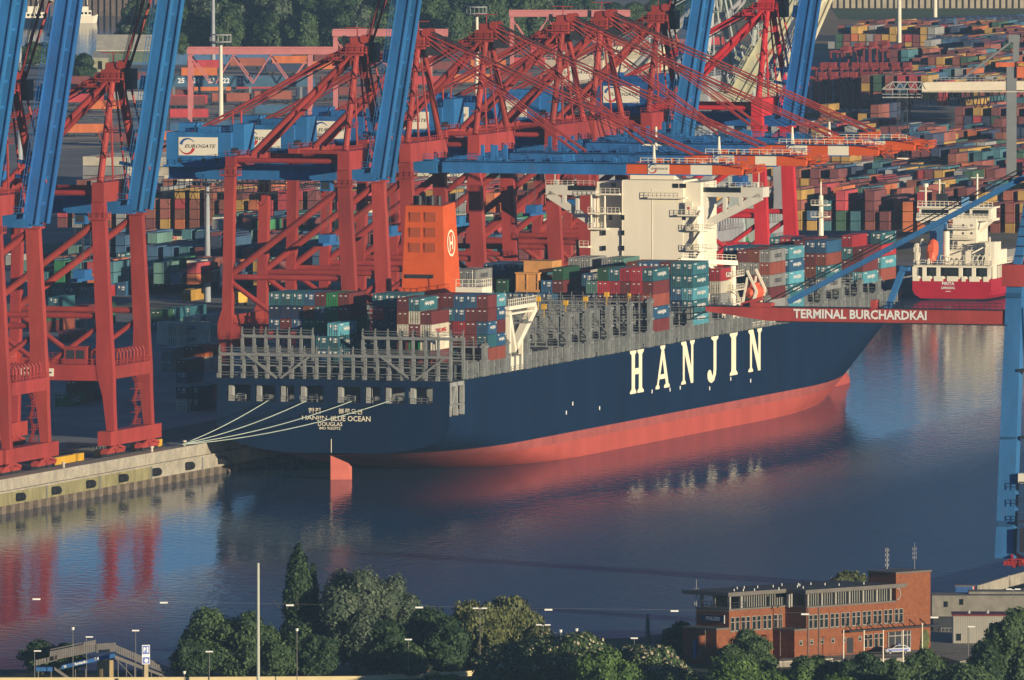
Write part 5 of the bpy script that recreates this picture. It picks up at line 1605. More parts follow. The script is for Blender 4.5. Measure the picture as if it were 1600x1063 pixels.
m = MB(); m.beam((0, -1.6, 55.4), (0, -4.6, 72), 1.5, 1.2); m.beam((1.5, -3.0, 55.4), (1.5, -5.6, 72), .5)
for k in range(9): z = 57 + k * 1.8; m.beam((-.9, -1.2 - .18 * (z - 55), z), (-.9, -3.4 - .18 * (z - 55), z), .16, m=3)
NP('mast', m, NB)
m = MB(); m.box(-2, -12, 70.5, 2, -3.6, 71.6); m.box(-2, -12, 73, 2, -8.4, 76); NP('mast_head', m, NB)
m = MB(); m.beam((-1.2, -3.6, 47.5), (-1.2, -9, 36.5), .8); m.box(-1.6, -12, 35.8, 1.6, -2.0, 36.3, 3); m.box(-1.4, -12, 23.5, 1.4, -2.6, 24, 3); NP('brace', m, NB)
m = MB()
m.box(-3, -14, 2.8, 3, -2.9, 7.2, 3); m.box(-3.2, -14, 8.2, 3.2, -2.6, 8.5, 3)
for z in (8.5, 11.5, 14.5): m.rail([(-3.1, -12, z), (-3.1, -2.8, z)], 1.2, 1.0, .07, 3); m.box(-2, -11, z, 2, -3.6, z + 2.0, 3)
m.box(-2.4, -3.8, 15.4, 0, -2.4, 17.2, 1)
NP('machinery', m, NB)
m = MB()
for k in range(5):
    m.box(-5 + k * 2.2, -2.6, .5, -3.6 + k * 2.2, -.4, 1.3); m.tube((-4.2 + k * 2.2, -2.3, .5), (-4.2 + k * 2.2, -1.9, .5), .5, n=10)
m.beam((-3, -1.5, 1.3), (0, -.6, 2.6), .5); m.beam((4, -1.5, 1.3), (0, -.6, 2.6), .5); m.rail([(-5, -8, .6), (-5, -1.2, .6)], 1.0, .7, .08)
for k in range(7): m.box(-4.5, -3.6 - k * .9, .4, -3.6, -3.1 - k * .9, 1.0 + (k % 3) * .5)
NP('bogie', m, (.40, .03, .03))
# ------------------------------------------------------------------ grey gantry at the right edge, far side
GP = at(1580, 357, QZ)
GC = empty('yard_crane', 'grey and cream crane at the right edge with festoon cables on its boom', 'yard crane', GP, 0)
GS = mk('crane_grey', (.16, .175, .185), .6, noise=.1); GCR = mk('crane_cream', (.62, .56, .44), .6, noise=.08)
k_ = FPX / GP.y
def gx(px): return (px - 1580) / k_
def gz(py): return (357 - py) / k_
m = MB(); m.box(-1.35, -1.2, 0, 1.35, 1.2, gz(95)); m.build('leg', GS, GC)
m = MB(); m.box(.4, -.7, gz(95), 2.0, .7, gz(55)); m.box(-.8, -.8, gz(66), 2.2, .8, gz(54)); m.build('mast', GS, GC)
m = MB(); m.slab([(gx(1440), -1.0, gz(142)), (gx(1440), -1.0, gz(130)), (gx(1446), -1.0, gz(128)), (gx(1660), -1.0, gz(126)), (gx(1660), -1.0, gz(140))], (0, 2, 0))
m.box(gx(1440), -1.3, gz(142.5) - .2, gx(1660), 1.3, gz(142.5)); m.build('boom', GCR, GC)
m = MB()
for y in (-1.1, 1.1):
    m.beam((gx(1440), y, gz(128)), (gx(1394), y, gz(128)), .22); m.beam((gx(1440), y, gz(139)), (gx(1378), y, gz(139)), .25); m.beam((gx(1394), y, gz(128)), (gx(1378), y, gz(139)), .22); m.beam((gx(1440), y, gz(152)), (gx(1378), y, gz(152)), .22); m.beam((gx(1440), y, gz(147)), (gx(1378), y, gz(147)), .12)
    for k in range(5):
        x = 1394 + k * 11.5; m.beam((gx(x), y, gz(128)), (gx(x - 6), y, gz(139)), .16); m.beam((gx(x), y, gz(128)), (gx(x + 6), y, gz(139)), .16); m.beam((gx(x), y, gz(139)), (gx(x), y, gz(152)), .14)
m.build('boom_tip', LGREY, GC)
m = MB(); m.rail([(gx(1450), -.9, gz(127)), (gx(1570), -.9, gz(127))], 1.1, 1.1, .06); m.build('railing', LGREY, GC)
m = MB()
x = 1420
for k in range(14):
    w_ = 9.5; d_ = random.uniform(14, 26)
    m.path([(gx(x + w_ * t), -1.2, gz(143 + d_ * (1 - (2 * t - 1) ** 2))) for t in [q / 8 for q in range(9)]], .14, 4); x += w_ + random.uniform(0, 3)
m.build('festoon_cable', BLACK, GC)
m = MB(); m.beam((gx(1502), 0, gz(124)), (gx(1584), 0, gz(62)), .5); m.build('boom_stay', GS, GC)
m = MB()
for k in range(6): m.tube((gx(1585), 0, gz(60 + k * 1.6)), (gx(1440 + k * 8), .4 * k, gz(54 + k * 2.2)), .09, n=4)
m.build('rope', mk('rope_blue', (.04, .07, .14), .6), GC)
m = MB(); m.box(gx(1555), -1.4, gz(104), gx(1590), 1.4, gz(97)); m.box(gx(1588), -2, gz(121), gx(1640), 2, gz(96)); m.build('cab', mk('cab_orange', (.50, .11, .04), .6), GC)
m = MB(); m.box(gx(1589), -2.1, gz(103.5), gx(1612), -2.0, gz(98), 1); m.text('HEL', (gx(1591), -2.15, gz(102.6)), (1, 0, 0), (0, 0, 1), .75, 1.6, 0, 'L', off=.04); m.build('lettering', [YELLOW, DARK], GC)
m = MB(); m.text('10', (0, -1.26, gz(345)), (1, 0, 0), (0, 0, 1), .75, off=.03); m.build('leg_number', TEXTW, GC)
# ------------------------------------------------------------------ trees
def leafm(name, rgb):
    m = mk(name, rgb, .6, noise=.3, scale=.8, spec=.2)
    b = m.node_tree.nodes['Principled BSDF']
    return m
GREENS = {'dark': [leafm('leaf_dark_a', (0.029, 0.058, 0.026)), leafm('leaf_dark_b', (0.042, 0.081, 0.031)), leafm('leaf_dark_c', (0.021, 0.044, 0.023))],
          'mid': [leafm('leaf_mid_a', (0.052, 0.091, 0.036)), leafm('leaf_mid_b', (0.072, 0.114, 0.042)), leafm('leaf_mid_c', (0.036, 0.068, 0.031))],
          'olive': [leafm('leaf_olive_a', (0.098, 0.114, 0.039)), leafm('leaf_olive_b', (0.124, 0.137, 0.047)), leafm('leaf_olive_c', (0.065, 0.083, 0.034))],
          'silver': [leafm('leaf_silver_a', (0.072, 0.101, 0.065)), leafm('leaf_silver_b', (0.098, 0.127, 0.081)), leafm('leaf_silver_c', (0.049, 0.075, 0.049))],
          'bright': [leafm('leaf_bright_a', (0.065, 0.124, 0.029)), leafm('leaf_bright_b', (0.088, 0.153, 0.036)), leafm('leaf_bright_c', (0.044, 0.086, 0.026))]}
BLOSS = leafm('blossom', (.42, .38, .26))
BARK = mk('bark', (.07, .055, .04), .9, noise=.3, scale=2)
def crown_mesh(name, w, h, n, ls, kind, lobes, seed, blossom=0.0, shape='round', droop=0.0):
    """several lumpy sub-crowns on the limbs, each a dense inner mass under leaf-sized faces and loose outer sprays"""
    rnd = random.Random(seed * 13 + 5)
    V = []; F = []; MI = []
    subs = []
    if shape == 'poplar':
        for k in range(16):
            t = k / 15; r_ = w * .5 * (.30 + .66 * (1 - t) ** .7 if t > .2 else .66 + t * .9) * rnd.uniform(.8, 1.0); o_ = .14 * (1 - t)
            subs.append((rnd.uniform(-o_, o_) * w, rnd.uniform(-o_, o_) * w, h * (.08 + .80 * t), r_ * .92, h * .13))
    elif shape == 'bush':
        for k in range(6):
            a = rnd.uniform(0, 6.3); q = rnd.uniform(.05, .34) * w
            subs.append((cos(a) * q, sin(a) * q, h * rnd.uniform(.18, .55), w * rnd.uniform(.16, .26), h * rnd.uniform(.3, .42)))
    else:
        subs.append((rnd.uniform(-.1, .1) * w, 0, h * .74, w * rnd.uniform(.20, .28), h * .25))
        for k in range(9):
            a = k * 2.399 + rnd.uniform(-.5, .5); q = rnd.uniform(.12, .30) * w; z = rnd.uniform(.22, .74)
            r_ = w * rnd.uniform(.15, .25) * (1.15 - .45 * abs(z - .42))
            subs.append((cos(a) * q, sin(a) * q, h * z, r_, h * rnd.uniform(.14, .24)))
        subs.append((0, 0, h * .34, w * .36, h * .28))
    tot = sum(q[3] * q[4] for q in subs)
    for si, (cx, cy, cz, rx, rz) in enumerate(subs):
        lob = [(Vector((rnd.gauss(0, 1), rnd.gauss(0, 1), rnd.gauss(.2, 1))).normalized(), rnd.uniform(.35, .7), rnd.uniform(.08, .34)) for _ in range(12)]
        hue = rnd.random()
        def rad(d):
            best = 0
            for ld, sz, amp in lob:
                g_ = 1 - (d - ld).length_squared / (sz * sz)
                if g_ > 0: best = max(best, amp * sqrt(g_))
            return .84 + best
        NA, NZ = 12, 7
        o = len(V)
        for i in range(NZ + 1):
            ph_ = -pi / 2 + pi * i / NZ
            for k in range(NA):
                a = 2 * pi * k / NA; d = Vector((cos(a) * cos(ph_), sin(a) * cos(ph_), sin(ph_))); r_ = rad(d) * .88
                V.append((cx + d.x * rx * r_, cy + d.y * rx * r_, max(.02, cz + d.z * rz * r_)))
        for i in range(NZ):
            for k in range(NA):
                F.append((o + i * NA + k, o + i * NA + (k + 1) % NA, o + (i + 1) * NA + (k + 1) % NA, o + (i + 1) * NA + k)); MI.append(2)  # inner mass always takes the darkest green, crown shade put into the colour
        m_ = int(n * 2.1 * rx * rz / tot)
        spray = None
        for q in range(m_):
            if q % 9 == 0 or spray is None:
                spray = Vector((rnd.gauss(0, 1), rnd.gauss(0, 1), rnd.gauss(.15, 1))).normalized(); reach = rnd.choice((0, 0, 0, .1, .22)) ; sr = rad(spray)
            d = (spray + Vector((rnd.gauss(0, .16), rnd.gauss(0, .16), rnd.gauss(0, .16)))).normalized()
            rr_ = sr * (1 + reach * rnd.random() - .10 * rnd.random() + rnd.gauss(0, .03))
            P = Vector((cx + d.x * rx * rr_, cy + d.y * rx * rr_, cz + d.z * rz * rr_ - droop * rnd.random() ** 2))
            if P.z < 0.1 or P.z > h * 1.04: continue
            nn = (d + Vector((rnd.uniform(-.9, .9), rnd.uniform(-.9, .9), rnd.uniform(-.5, 1.0)))).normalized()
            t = nn.cross(Vector((rnd.uniform(-1, 1), rnd.uniform(-1, 1), rnd.uniform(-1, 1)))).normalized(); b_ = nn.cross(t)
            if droop: t = (t * .4 + Vector((0, 0, -1))).normalized(); b_ = nn.cross(t).normalized()
            s1 = ls * rnd.uniform(.55, 1.25); s2 = s1 * rnd.uniform(.4, .75)
            o = len(V)
            V += [tuple(P + t * s1), tuple(P + b_ * s2), tuple(P - t * s1), tuple(P - b_ * s2)]
            F.append((o, o + 1, o + 2, o + 3))
            if blossom and d.z > -.1 and P.z > h * .4 and rnd.random() < blossom: MI.append(3)
            else: MI.append(min(2, int(rnd.random() * 2 + hue * 1.2)))
    me = bpy.data.meshes.new(name)
    me.from_pydata(V, [], F)
    for g_ in GREENS[kind]: me.materials.append(g_)
    me.materials.append(BLOSS)
    me.polygons.foreach_set('material_index', MI)
    me.update()
    return me
def trunk_mesh(h, r_):
    m = MB(); m.tube((0, 0, -.5), (0, 0, h * .55), r_, r_ * .6, 8)
    for k in range(5):
        a = k * 1.3; m.tube((0, 0, h * (.25 + .06 * k)), (cos(a) * h * .2, sin(a) * h * .2, h * (.5 + .07 * k)), r_ * .45, r_ * .15, 6)
    m.tube((0, 0, h * .5), (.3, 0, h * .85), r_ * .6, r_ * .15, 6)
    return m.data('trunk', BARK)
def tree(label, px, ybase, wpx, ytop, kind, seed, n=4200, lobes=26, blossom=0, shape='round', droop=0, z=5.0, ls=.34, name='tree', cat='tree', group=None, cut=0.0):
    P_ = at(px, ybase, z); s = FPX / P_.y; w_ = wpx * 1.14 / s; h_ = (ybase - ytop) / s
    t = empty(name, label, cat, P_, seed * .7, group)
    ob('trunk', trunk_mesh(h_, max(.12, w_ * .03)), t)
    ob('crown', crown_mesh('crown', w_, h_ * (1 - cut), n, ls, kind, lobes, seed, blossom, shape, droop), t, loc=(0, 0, h_ * cut))
    return t
tree('round dark green tree left of the tall pale pole', 330, 1058, 106, 948, 'mid', 1, 5200)
tree('dark bushy tree directly behind the tall pale pole', 394, 1060, 92, 956, 'mid', 2, 4600)
tree('narrow dark poplar, tallest of the foreground trees', 466, 1050, 74, 851, 'dark', 3, 6800, 44, shape='poplar')
tree('slim second poplar top right of the tallest poplar', 489, 1046, 34, 880, 'dark', 31, 2600, 26, shape='poplar')
tree('large silvery green willow right of the poplar', 556, 1052, 132, 888, 'silver', 4, 9500, 46)
tree('olive tree top showing behind the silvery willow', 622, 1040, 84, 898, 'silver', 5, 4200, 26)
tree('dark round tree at the foot of the olive tree', 668, 1050, 96, 944, 'dark', 6, 4600, 26)
tree('olive weeping willow with hanging twigs by the water', 738, 1042, 96, 936, 'olive', 7, 5600, 30, droop=2.2)
tree('olive willow at the water with a raised right tip', 806, 1034, 100, 930, 'olive', 8, 5200, 30, droop=1.6)
tree('cream-flowering chestnut left of the larger flowering one', 790, 1078, 112, 1002, 'mid', 9, 4200, 26, .16, z=5)
tree('flowering chestnut in the middle of the lower edge', 850, 1082, 96, 986, 'mid', 10, 4200, 26, .16)
tree('large flowering chestnut with pale blossom on its top', 906, 1084, 120, 984, 'mid', 11, 5200, 30, .2)
tree('dark green tree below the large flowering chestnut', 946, 1094, 96, 1012, 'bright', 12, 4200, 26)
tree('flowering chestnut beside the signal mast, right one', 1034, 1086, 104, 1008, 'mid', 13, 4400, 26, .26)
tree('small flowering chestnut just left of the signal mast', 994, 1080, 52, 1004, 'mid', 14, 2400, 18, .26)
tree('dark tree standing left of the police building', 1062, 1024, 62, 972, 'dark', 15, 2800, 20)
tree('leafy tree in front of the police building facade', 1168, 1072, 96, 982, 'mid', 16, 5400, 30)
tree('wide green tree at the lower edge below the facade', 1150, 1100, 130, 1022, 'bright', 17, 4200, 26)
tree('dark shrub tree left of the white flagpoles', 1262, 1082, 70, 1024, 'mid', 18, 2800, 20)
tree('dark green tree between the first two flagpoles', 1352, 1086, 76, 1018, 'dark', 19, 3200, 22)
tree('rounded dark tree right of the last flagpole', 1444, 1084, 72, 1014, 'mid', 20, 3200, 22)
tree('low dark tree between the middle flagpoles', 1398, 1086, 60, 1030, 'mid', 21, 2600, 18)
tree('tree rising behind the flat roof of the police building', 1330, 960, 82, 890, 'olive', 22, 3400, 24, z=3)
tree('tall dark tree at the right edge before the metal hall', 1586, 1078, 84, 946, 'mid', 23, 5600, 30)
tree('brownish bush tree below the metal hall', 1538, 1086, 74, 1000, 'dark', 24, 3400, 22)
tree('dark tree at the lower right corner', 1500, 1100, 110, 1036, 'mid', 25, 3600, 22)
tree('dark bushes behind the left end of the footbridge', 66, 1054, 70, 1000, 'dark', 26, 2600, 18)
tree('bushes behind the footbridge pier', 104, 1055, 60, 1004, 'dark', 27, 2200, 18)
for i, (x, y_, w_, yt, kd) in enumerate(((300, 1062, 70, 1000, 'dark'), (430, 1062, 66, 1004, 'mid'), (500, 1060, 74, 990, 'dark'), (604, 1056, 84, 968, 'dark'), (640, 1060, 70, 1006, 'mid'), (700, 1056, 76, 962, 'dark'), (770, 1050, 74, 966, 'olive'), (844, 1050, 60, 972, 'olive'))):
    tree(['low dark tree at the left foot of the round trees', 'low tree at the foot of the tall pale pole', 'dark undergrowth tree below the poplar', 'dark undergrowth tree below the right side of the silver willow', 'low tree behind the flat-headed lamp', 'dark tree between the dark round tree and the weeping willow', 'olive undergrowth between the two olive willows', 'low olive tree at the right foot of the willows'][i], x, y_, w_, yt, kd, 60 + i, 3000, 20)
hd = [(1010, 1092, 60, 1050), (1085, 1096, 80, 1042), (1220, 1094, 90, 1040), (1300, 1096, 80, 1046), (700, 1076, 60, 1050), (1325, 1058, 50, 1030), (1290, 1056, 60, 1028)]
for i, (x, y_, w_, yt) in enumerate(hd):
    tree(['low bush between the two flowering chestnuts', 'low bush at the foot of the police annex', 'bright green hedge below the facade terrace', 'hedge left of the first flagpole', 'low bush on the pale wall', 'bush against the terrace wall under the car', 'bush at the terrace wall below the small windows'][i], x, y_, w_, yt, 'bright' if i != 1 else 'mid', 40 + i, 2000, 16, shape='bush', name='bush', cat='bush')
# far trees share crowns
FC = [crown_mesh('crown', 16, 20, 2600, .75, k, 26, 70 + i) for i, k in enumerate(('mid', 'dark', 'mid', 'silver'))]
FT = trunk_mesh(20, .5)
random.seed(21)
nft = 0
def row_n(n): return f'{n + 1}th'.replace('31th', '31st').replace('32th', '32nd').replace('33th', '33rd')
def far_tree(px, ybase, wpx, hpx, place):
    global nft
    P_ = at(px, ybase, QZ); s = FPX / P_.y
    t = empty('tree', place, 'tree', P_, random.uniform(0, 6), 'trees beyond the rail yard')
    t.scale = (wpx / s / 16, wpx / s / 16, hpx / s / 20)
    ob('crown', random.choice(FC), t); ob('trunk', FT, t)
    nft += 1
for x in range(206, 900, 21):
    for r_ in range(3):
        far_tree(x + random.uniform(-9, 9), 84 - r_ * 16 - max(0, (x - 560) * .06) + random.uniform(-4, 4), random.uniform(48, 78), random.uniform(52, 86) if x > 290 else random.uniform(36, 60), f'dark leafy tree in the far wood, {ORD[min(23, (x - 206) // 21)] if x < 690 else row_n((x - 206) // 21)} from the left in the {["front", "middle", "back"][r_]} row')
for x, y_, w_, h_ in ((130, 128, 46, 46), (112, 120, 40, 36), (52, 104, 56, 38), (70, 98, 40, 32), (214, 66, 46, 34), (196, 74, 30, 22)):
    far_tree(x, y_, w_, h_, f'bushy tree on the near river bank, {"right of the green shed" if x == 130 else "left of the green shed" if x == 112 else "left of the second raised boom" if x == 52 else "just behind the second raised boom" if x == 70 else "tall one at the river bend" if x == 214 else "short one at the river bend"}')
for x in range(900, 1240, 30):
    far_tree(x, 40 - (x - 900) * .05, 50, 34, f'small dark tree behind the crane tops, {ORD[(x - 900) // 30]} from the left')

# ------------------------------------------------------------------ police building
BR = mk('brick', (.37, .105, .045), .85, noise=.22, scale=1.2, rust=.22)
nt = BR.node_tree
bk_ = nt.nodes.new('ShaderNodeTexBrick'); bk_.inputs['Scale'].default_value = 2.6
bk_.inputs['Color1'].default_value = (.25, .080, .031, 1); bk_.inputs['Color2'].default_value = (.175, .054, .023, 1); bk_.inputs['Mortar'].default_value = (.15, .085, .05, 1)
bk_.inputs['Mortar Size'].default_value = .012
tc_ = nt.nodes.new('ShaderNodeTexCoord'); mp_ = nt.nodes.new('ShaderNodeMapping'); mp_.inputs['Rotation'].default_value = (R(90), 0, 0)
nt.links.new(tc_.outputs['Object'], mp_.inputs[0]); nt.links.new(mp_.outputs[0], bk_.inputs['Vector'])
sc_n = [n_ for n_ in nt.nodes if n_.type == 'VECT_MATH'][0]
nt.links.new(bk_.outputs[0], sc_n.inputs[0])
COPE = mk('coping_grey', (.13, .12, .11), .7); ROOF = mk('roof_felt', (.045, .05, .058), .85, noise=.25, scale=.6)
FRAME = mk('window_frame', (.30, .29, .26), .6)
P0 = at(1260, 1025.5, 6.0)
PBD = empty('police_building', 'red brick police station with flat roof and ribbon windows by the water', 'police station', P0, pi / 4)
def pbx(x0, y0, z0, x1, y1, z1, mat, nm_): m = MB(); m.box(x0, y0, z0, x1, y1, z1); return m.build(nm_, mat, PBD)
D_ = 13.0
pbx(0, 0, -1.5, 21.9, D_, 8.1, BR, 'wall'); pbx(21.9, 0, -1.5, 30.4, 6.5, 12.9, BR, 'wall'); pbx(-13.6, 5.0, -1.5, 0, D_ - .4, 8.1, BR, 'wall')
pbx(-16.6, 5.0, -1.5, -13.6, 13, 5.0, BR, 'wall'); pbx(-2.9, .0, -1.5, 0, 4.99, 4.4, BR, 'wall')
for x0, y0, x1, y1, z in ((-.1, -.12, 21.9, D_ + .1, 8.1), (21.7, -.15, 30.6, 6.7, 12.9), (-13.75, 4.85, 0, D_ - .2, 8.1), (-16.75, 4.85, -13.6, 13.1, 5.0), (-3.05, -.14, 0, 5, 4.4)):
    pbx(x0, y0, z, x1, y1, z + .28, COPE, 'coping')
# ribbon storey
pbx(.8, .9, 8.38, 21.9, D_ - 1, 10.6, GLASS, 'ribbon_glazing'); pbx(-9.5, 6.0, 8.38, .8, D_ - 1, 10.6, GLASS, 'ribbon_glazing')
mul_d = MB().box(-.07, -.09, 8.38, .07, .02, 10.6).data('mullion', [FRAME]); mulb = MB().box(-.16, -.5, 8.38, .16, .05, 10.6).data('pillar', [FRAME])
for k in range(38):
    x = .85 + k * .56
    if x < 21.6: ob('mullion' if k % 6 else 'pillar', mul_d if k % 6 else mulb, PBD, loc=(x, .88, 0))
for k in range(18): ob('mullion', mul_d, PBD, loc=(-9.4 + k * .56, 5.98, 0))
for x, y in ((-13.2, 5.6), (-13.2, 9), (-13.2, 12), (-10.5, 5.6), (-2, 2.0), (-3.4, 1.2)): ob('pillar', mulb, PBD, loc=(x, y, 0))
m = MB(); m.box(-15.2, 3.6, 10.6, 21.6, D_ + 1.4, 11.15); m.box(-1.4, -1.1, 10.604, 23.2, 3.595, 11.153); m.box(-15.4, 3.4, 10.75, -1.41, 3.6, 11.3); m.box(-1.5, -1.3, 10.75, 23.3, -1.1, 11.3); m.box(-15.4, 3.6, 10.75, -15.2, D_ + 1.4, 11.3)
m.build('roof', COPE, PBD)
m = MB(); m.box(-15.1, 3.7, 11.16, 21.6, D_ + 1.3, 11.2); m.box(-1.3, -1.0, 11.164, 21.6, 3.6, 11.204); m.build('roof_felt', ROOF, PBD)
vd = MB().tube((0, 0, 0), (0, 0, .4), .08, n=6).data('roof_vent', [TEXTW])
random.seed(9)
for k in range(18): ob('roof_vent', vd, PBD, loc=(random.uniform(-11, 20), random.uniform(2, 11), 11.2))
m = MB(); m.rail([(-13.5, 12.4, 8.4), (-13.5, 5.1, 8.4), (-9.6, 5.1, 8.4)], 1.0, 1.0, .05); m.build('terrace_railing', DARK, PBD)
# windows: frame with recessed panes
def win_mesh(w, h):
    m = MB(); f = .09
    m.box(-w / 2, -.05, 0, -w / 2 + f, .1, h, 0); m.box(w / 2 - f, -.05, 0, w / 2, .1, h, 0); m.box(-w / 2 + f, -.05, h - f, w / 2 - f, .1, h, 0); m.box(-w / 2 + f, -.05, 0, w / 2 - f, .1, f, 0)
    m.box(-w / 2 + f, -.04, h * .62, w / 2 - f, .08, h * .62 + .09, 0)
    a = m.data('window', [FRAME])
    g_ = MB(); g_.box(-w / 2 + f, -.025, f, w / 2 - f, .0, h - f); return a, g_.data('pane', [GLASS])
wA = win_mesh(.95, 2.35); wB = win_mesh(.75, .85); wC = win_mesh(.95, 2.3)
rec = mk('window_reveal', (.20, .06, .03), .8)
rv = MB().box(-.58, -.03, -.1, .58, -.015, 2.45).data('reveal', [rec])
def put_win(x, y, z, wd, reveal=True):
    o = ob('window', wd[0], PBD, loc=(x, y - .04, z)); ob('pane', wd[1], o)
sl = MB().box(-.62, -.16, -.16, .62, -.03, -.02).data('sill', [COPE]); 
for k in range(9):
    for q in (0, 1):
        x = 1.0 + k * 2.62 + q * 1.15
        if x < 23.6: put_win(x, 0, 4.6, wA); ob('sill', sl, PBD, loc=(x, 0, 4.6))
for k in range(5):
    for q in (0, 1):
        x = -12.8 + k * 2.6 + q * 1.15; put_win(x, 5.0, 4.6, wA); ob('sill', sl, PBD, loc=(x, 5.0, 4.6))
for x in (1.2, 3.8, 6.4, 9.2, 13.0): put_win(x, 0, 1.9, wB)
put_win(-1.4, 0, 1.9, wB)
for x in (14.4, 15.6, 17.0, 18.2): put_win(x, 0, .7, wC)
for x, w_ in ((10.6, 1.5),): m = MB(); m.box(x - .75, -.06, 0, x + .75, .02, 2.6); m.build('door', DARK, PBD)
m = MB(); m.box(19.8, -.06, 0, 25.6, .05, 3.1, 0); m.build('entrance', DARK, PBD)
m = MB()
for x in (20.0, 21.6, 23.2, 24.6, 25.4): m.box(x - .08, -.12, 0, x + .08, -.06, 3.1)
m.box(20, -.14, 2.3, 25.4, -.06, 2.45); m.build('entrance_frame', FRAME, PBD)
m = MB(); m.box(8.6, -1.9, 3.7, 31.6, -.0, 3.95)
m.build('canopy', DARK, PBD)
for k in range(8): m = MB(); m.beam((9.6 + k * 2.6, -1.6, 3.9), (9.6 + k * 2.6, 0, 5.0), .14); m.build('canopy_strut', DARK, PBD)
m = MB()
for i in range(16):
    a, c = -pi / 2 + pi * i / 16, -pi / 2 + pi * (i + 1) / 16
    m.beam((22.0 + cos(a) * .9, -.05, 9.5 + sin(a) * 1.0), (22.0 + cos(c) * .9, -.05, 9.5 + sin(c) * 1.0), .18)
m.build('round_window_frame', FRAME, PBD)
for x, y, z1 in ((2.9, -.12, 8.2), (.3, -.12, 8.2), (-2.95, 3.3, 8.2), (-16.7, 7.6, 4.9)): m = MB(); m.tube((x, y, 0), (x, y, z1), .09, n=6); m.build('downpipe', COPE, PBD)
m = MB(); m.box(-13.75, 6.2, 6.1, -13.64, 11.6, 7.2, 0); m.text('POLIZEI', (-13.8, 8.6, 6.32), (0, -1, 0), (0, 0, 1), .62, 3.2, 1, off=.035); m.box(-13.8, 5.9, 5.9, -13.7, 6.1, 7.3, 1); m.build('police_sign', [mk('sign_navy', (.02, .04, .10), .5), TEXTW], PBD)
m = MB(); m.box(-16.9, 9.6, 0, -16.7, 10.3, 3.0); m.build('blue_post_box', mk('post_blue', (.05, .14, .40), .5), PBD)
m = MB(); m.tube((-17.3, 7.9, 0), (-17.3, 7.9, 4.0), .65, n=12); m.build('round_pier', BR, PBD)
iv = crown_mesh('ivy', 3.2, 3.2, 700, .18, 'olive', 14, 99, shape='bush'); ob('ivy', iv, PBD, loc=(29.2, -.15, -.4)).scale = (1, .15, 1.2)
def ant(label, px, y0, y1, zb, fat=.07, arms=3):
    P_ = P0 + Vector((0, 0, 0)); P_ = atY(px, y1, zb); s = FPX / P_.y; hgt = (y1 - y0) / s
    m = MB(); m.tube((0, 0, 0), (0, 0, hgt), fat, fat * .6, 6)
    for k in range(arms):
        z = hgt * (.55 + .13 * k); m.beam((-.3, 0, z), (.3, 0, z), .04); m.box(.24, -.04, z - .25, .32, .04, z + .3); m.box(-.32, -.04, z - .25, -.24, .04, z + .3)
    m.build('antenna', LGREY, None, loc=P_, label=label, cat='antenna', group='antennas on the police station')
ant('tall slim antenna mast at the left end of the police roof', 1088, 905, 990, P0.y + 2)
ant('thick antenna mast with panels beside the brick tower', 1386, 856, 916, P0.y + 26, .12, 4)
ant('thin aerial on the brick tower roof', 1429, 848, 900, P0.y + 24, .05)
ant('short white pipe on the brick tower edge', 1401, 891, 903, P0.y + 22, .12, 0)
# terrace, car, flagpoles
TER = land('forecourt', [at(1205, 1037, 5.7), at(1470, 1026, 5.7), at(1500, 1034, 5.7), at(1530, 1028, 5.7), at(1560, 1000, 5.7), at(1470, 960, 5.7), at(1260, 1010, 5.7)], 5.75, mk('forecourt_paving', (.26, .24, .20), .9, noise=.2, scale=.5), 4.0)
tw = MB(); tw.beam(at(1200, 1040, 5.4), at(1300, 1034, 5.4), .5, 1.2); tw.build('retaining_wall', CONCRETE, None, label='low pale retaining wall under the police terrace', cat='wall')
rl = MB()
rl.rail([at(1262, 1033, 5.75), at(1350, 1029, 5.75), at(1460, 1027, 5.75), at(1520, 1022, 5.75)], 1.0, 2.2, .05); rl.build('forecourt_railing', DARK, None, label='dark railing along the forecourt edge of the police station', cat='railing')
for k, (x, yt, yb_) in enumerate(((1318, 986, 1075), (1350, 986, 1075), (1380, 986, 1040), (1411, 986, 1050), (1441, 975, 1075))):
    P_ = at(x, yb_, 5.0); s = FPX / P_.y
    m = MB(); m.tube((0, 0, 0), (0, 0, (yb_ - yt) / s), .11, .08, 8); m.tube((0, 0, (yb_ - yt) / s), (0, 0, (yb_ - yt) / s + .15), .13, n=8)
    m.build('flagpole', WHITE, None, loc=P_, label=f'bare white flagpole before the police station, {["leftmost", "second from left", "middle one", "fourth from left", "rightmost with a small head"][k]}', cat='flagpole', group='flagpoles before the police station')
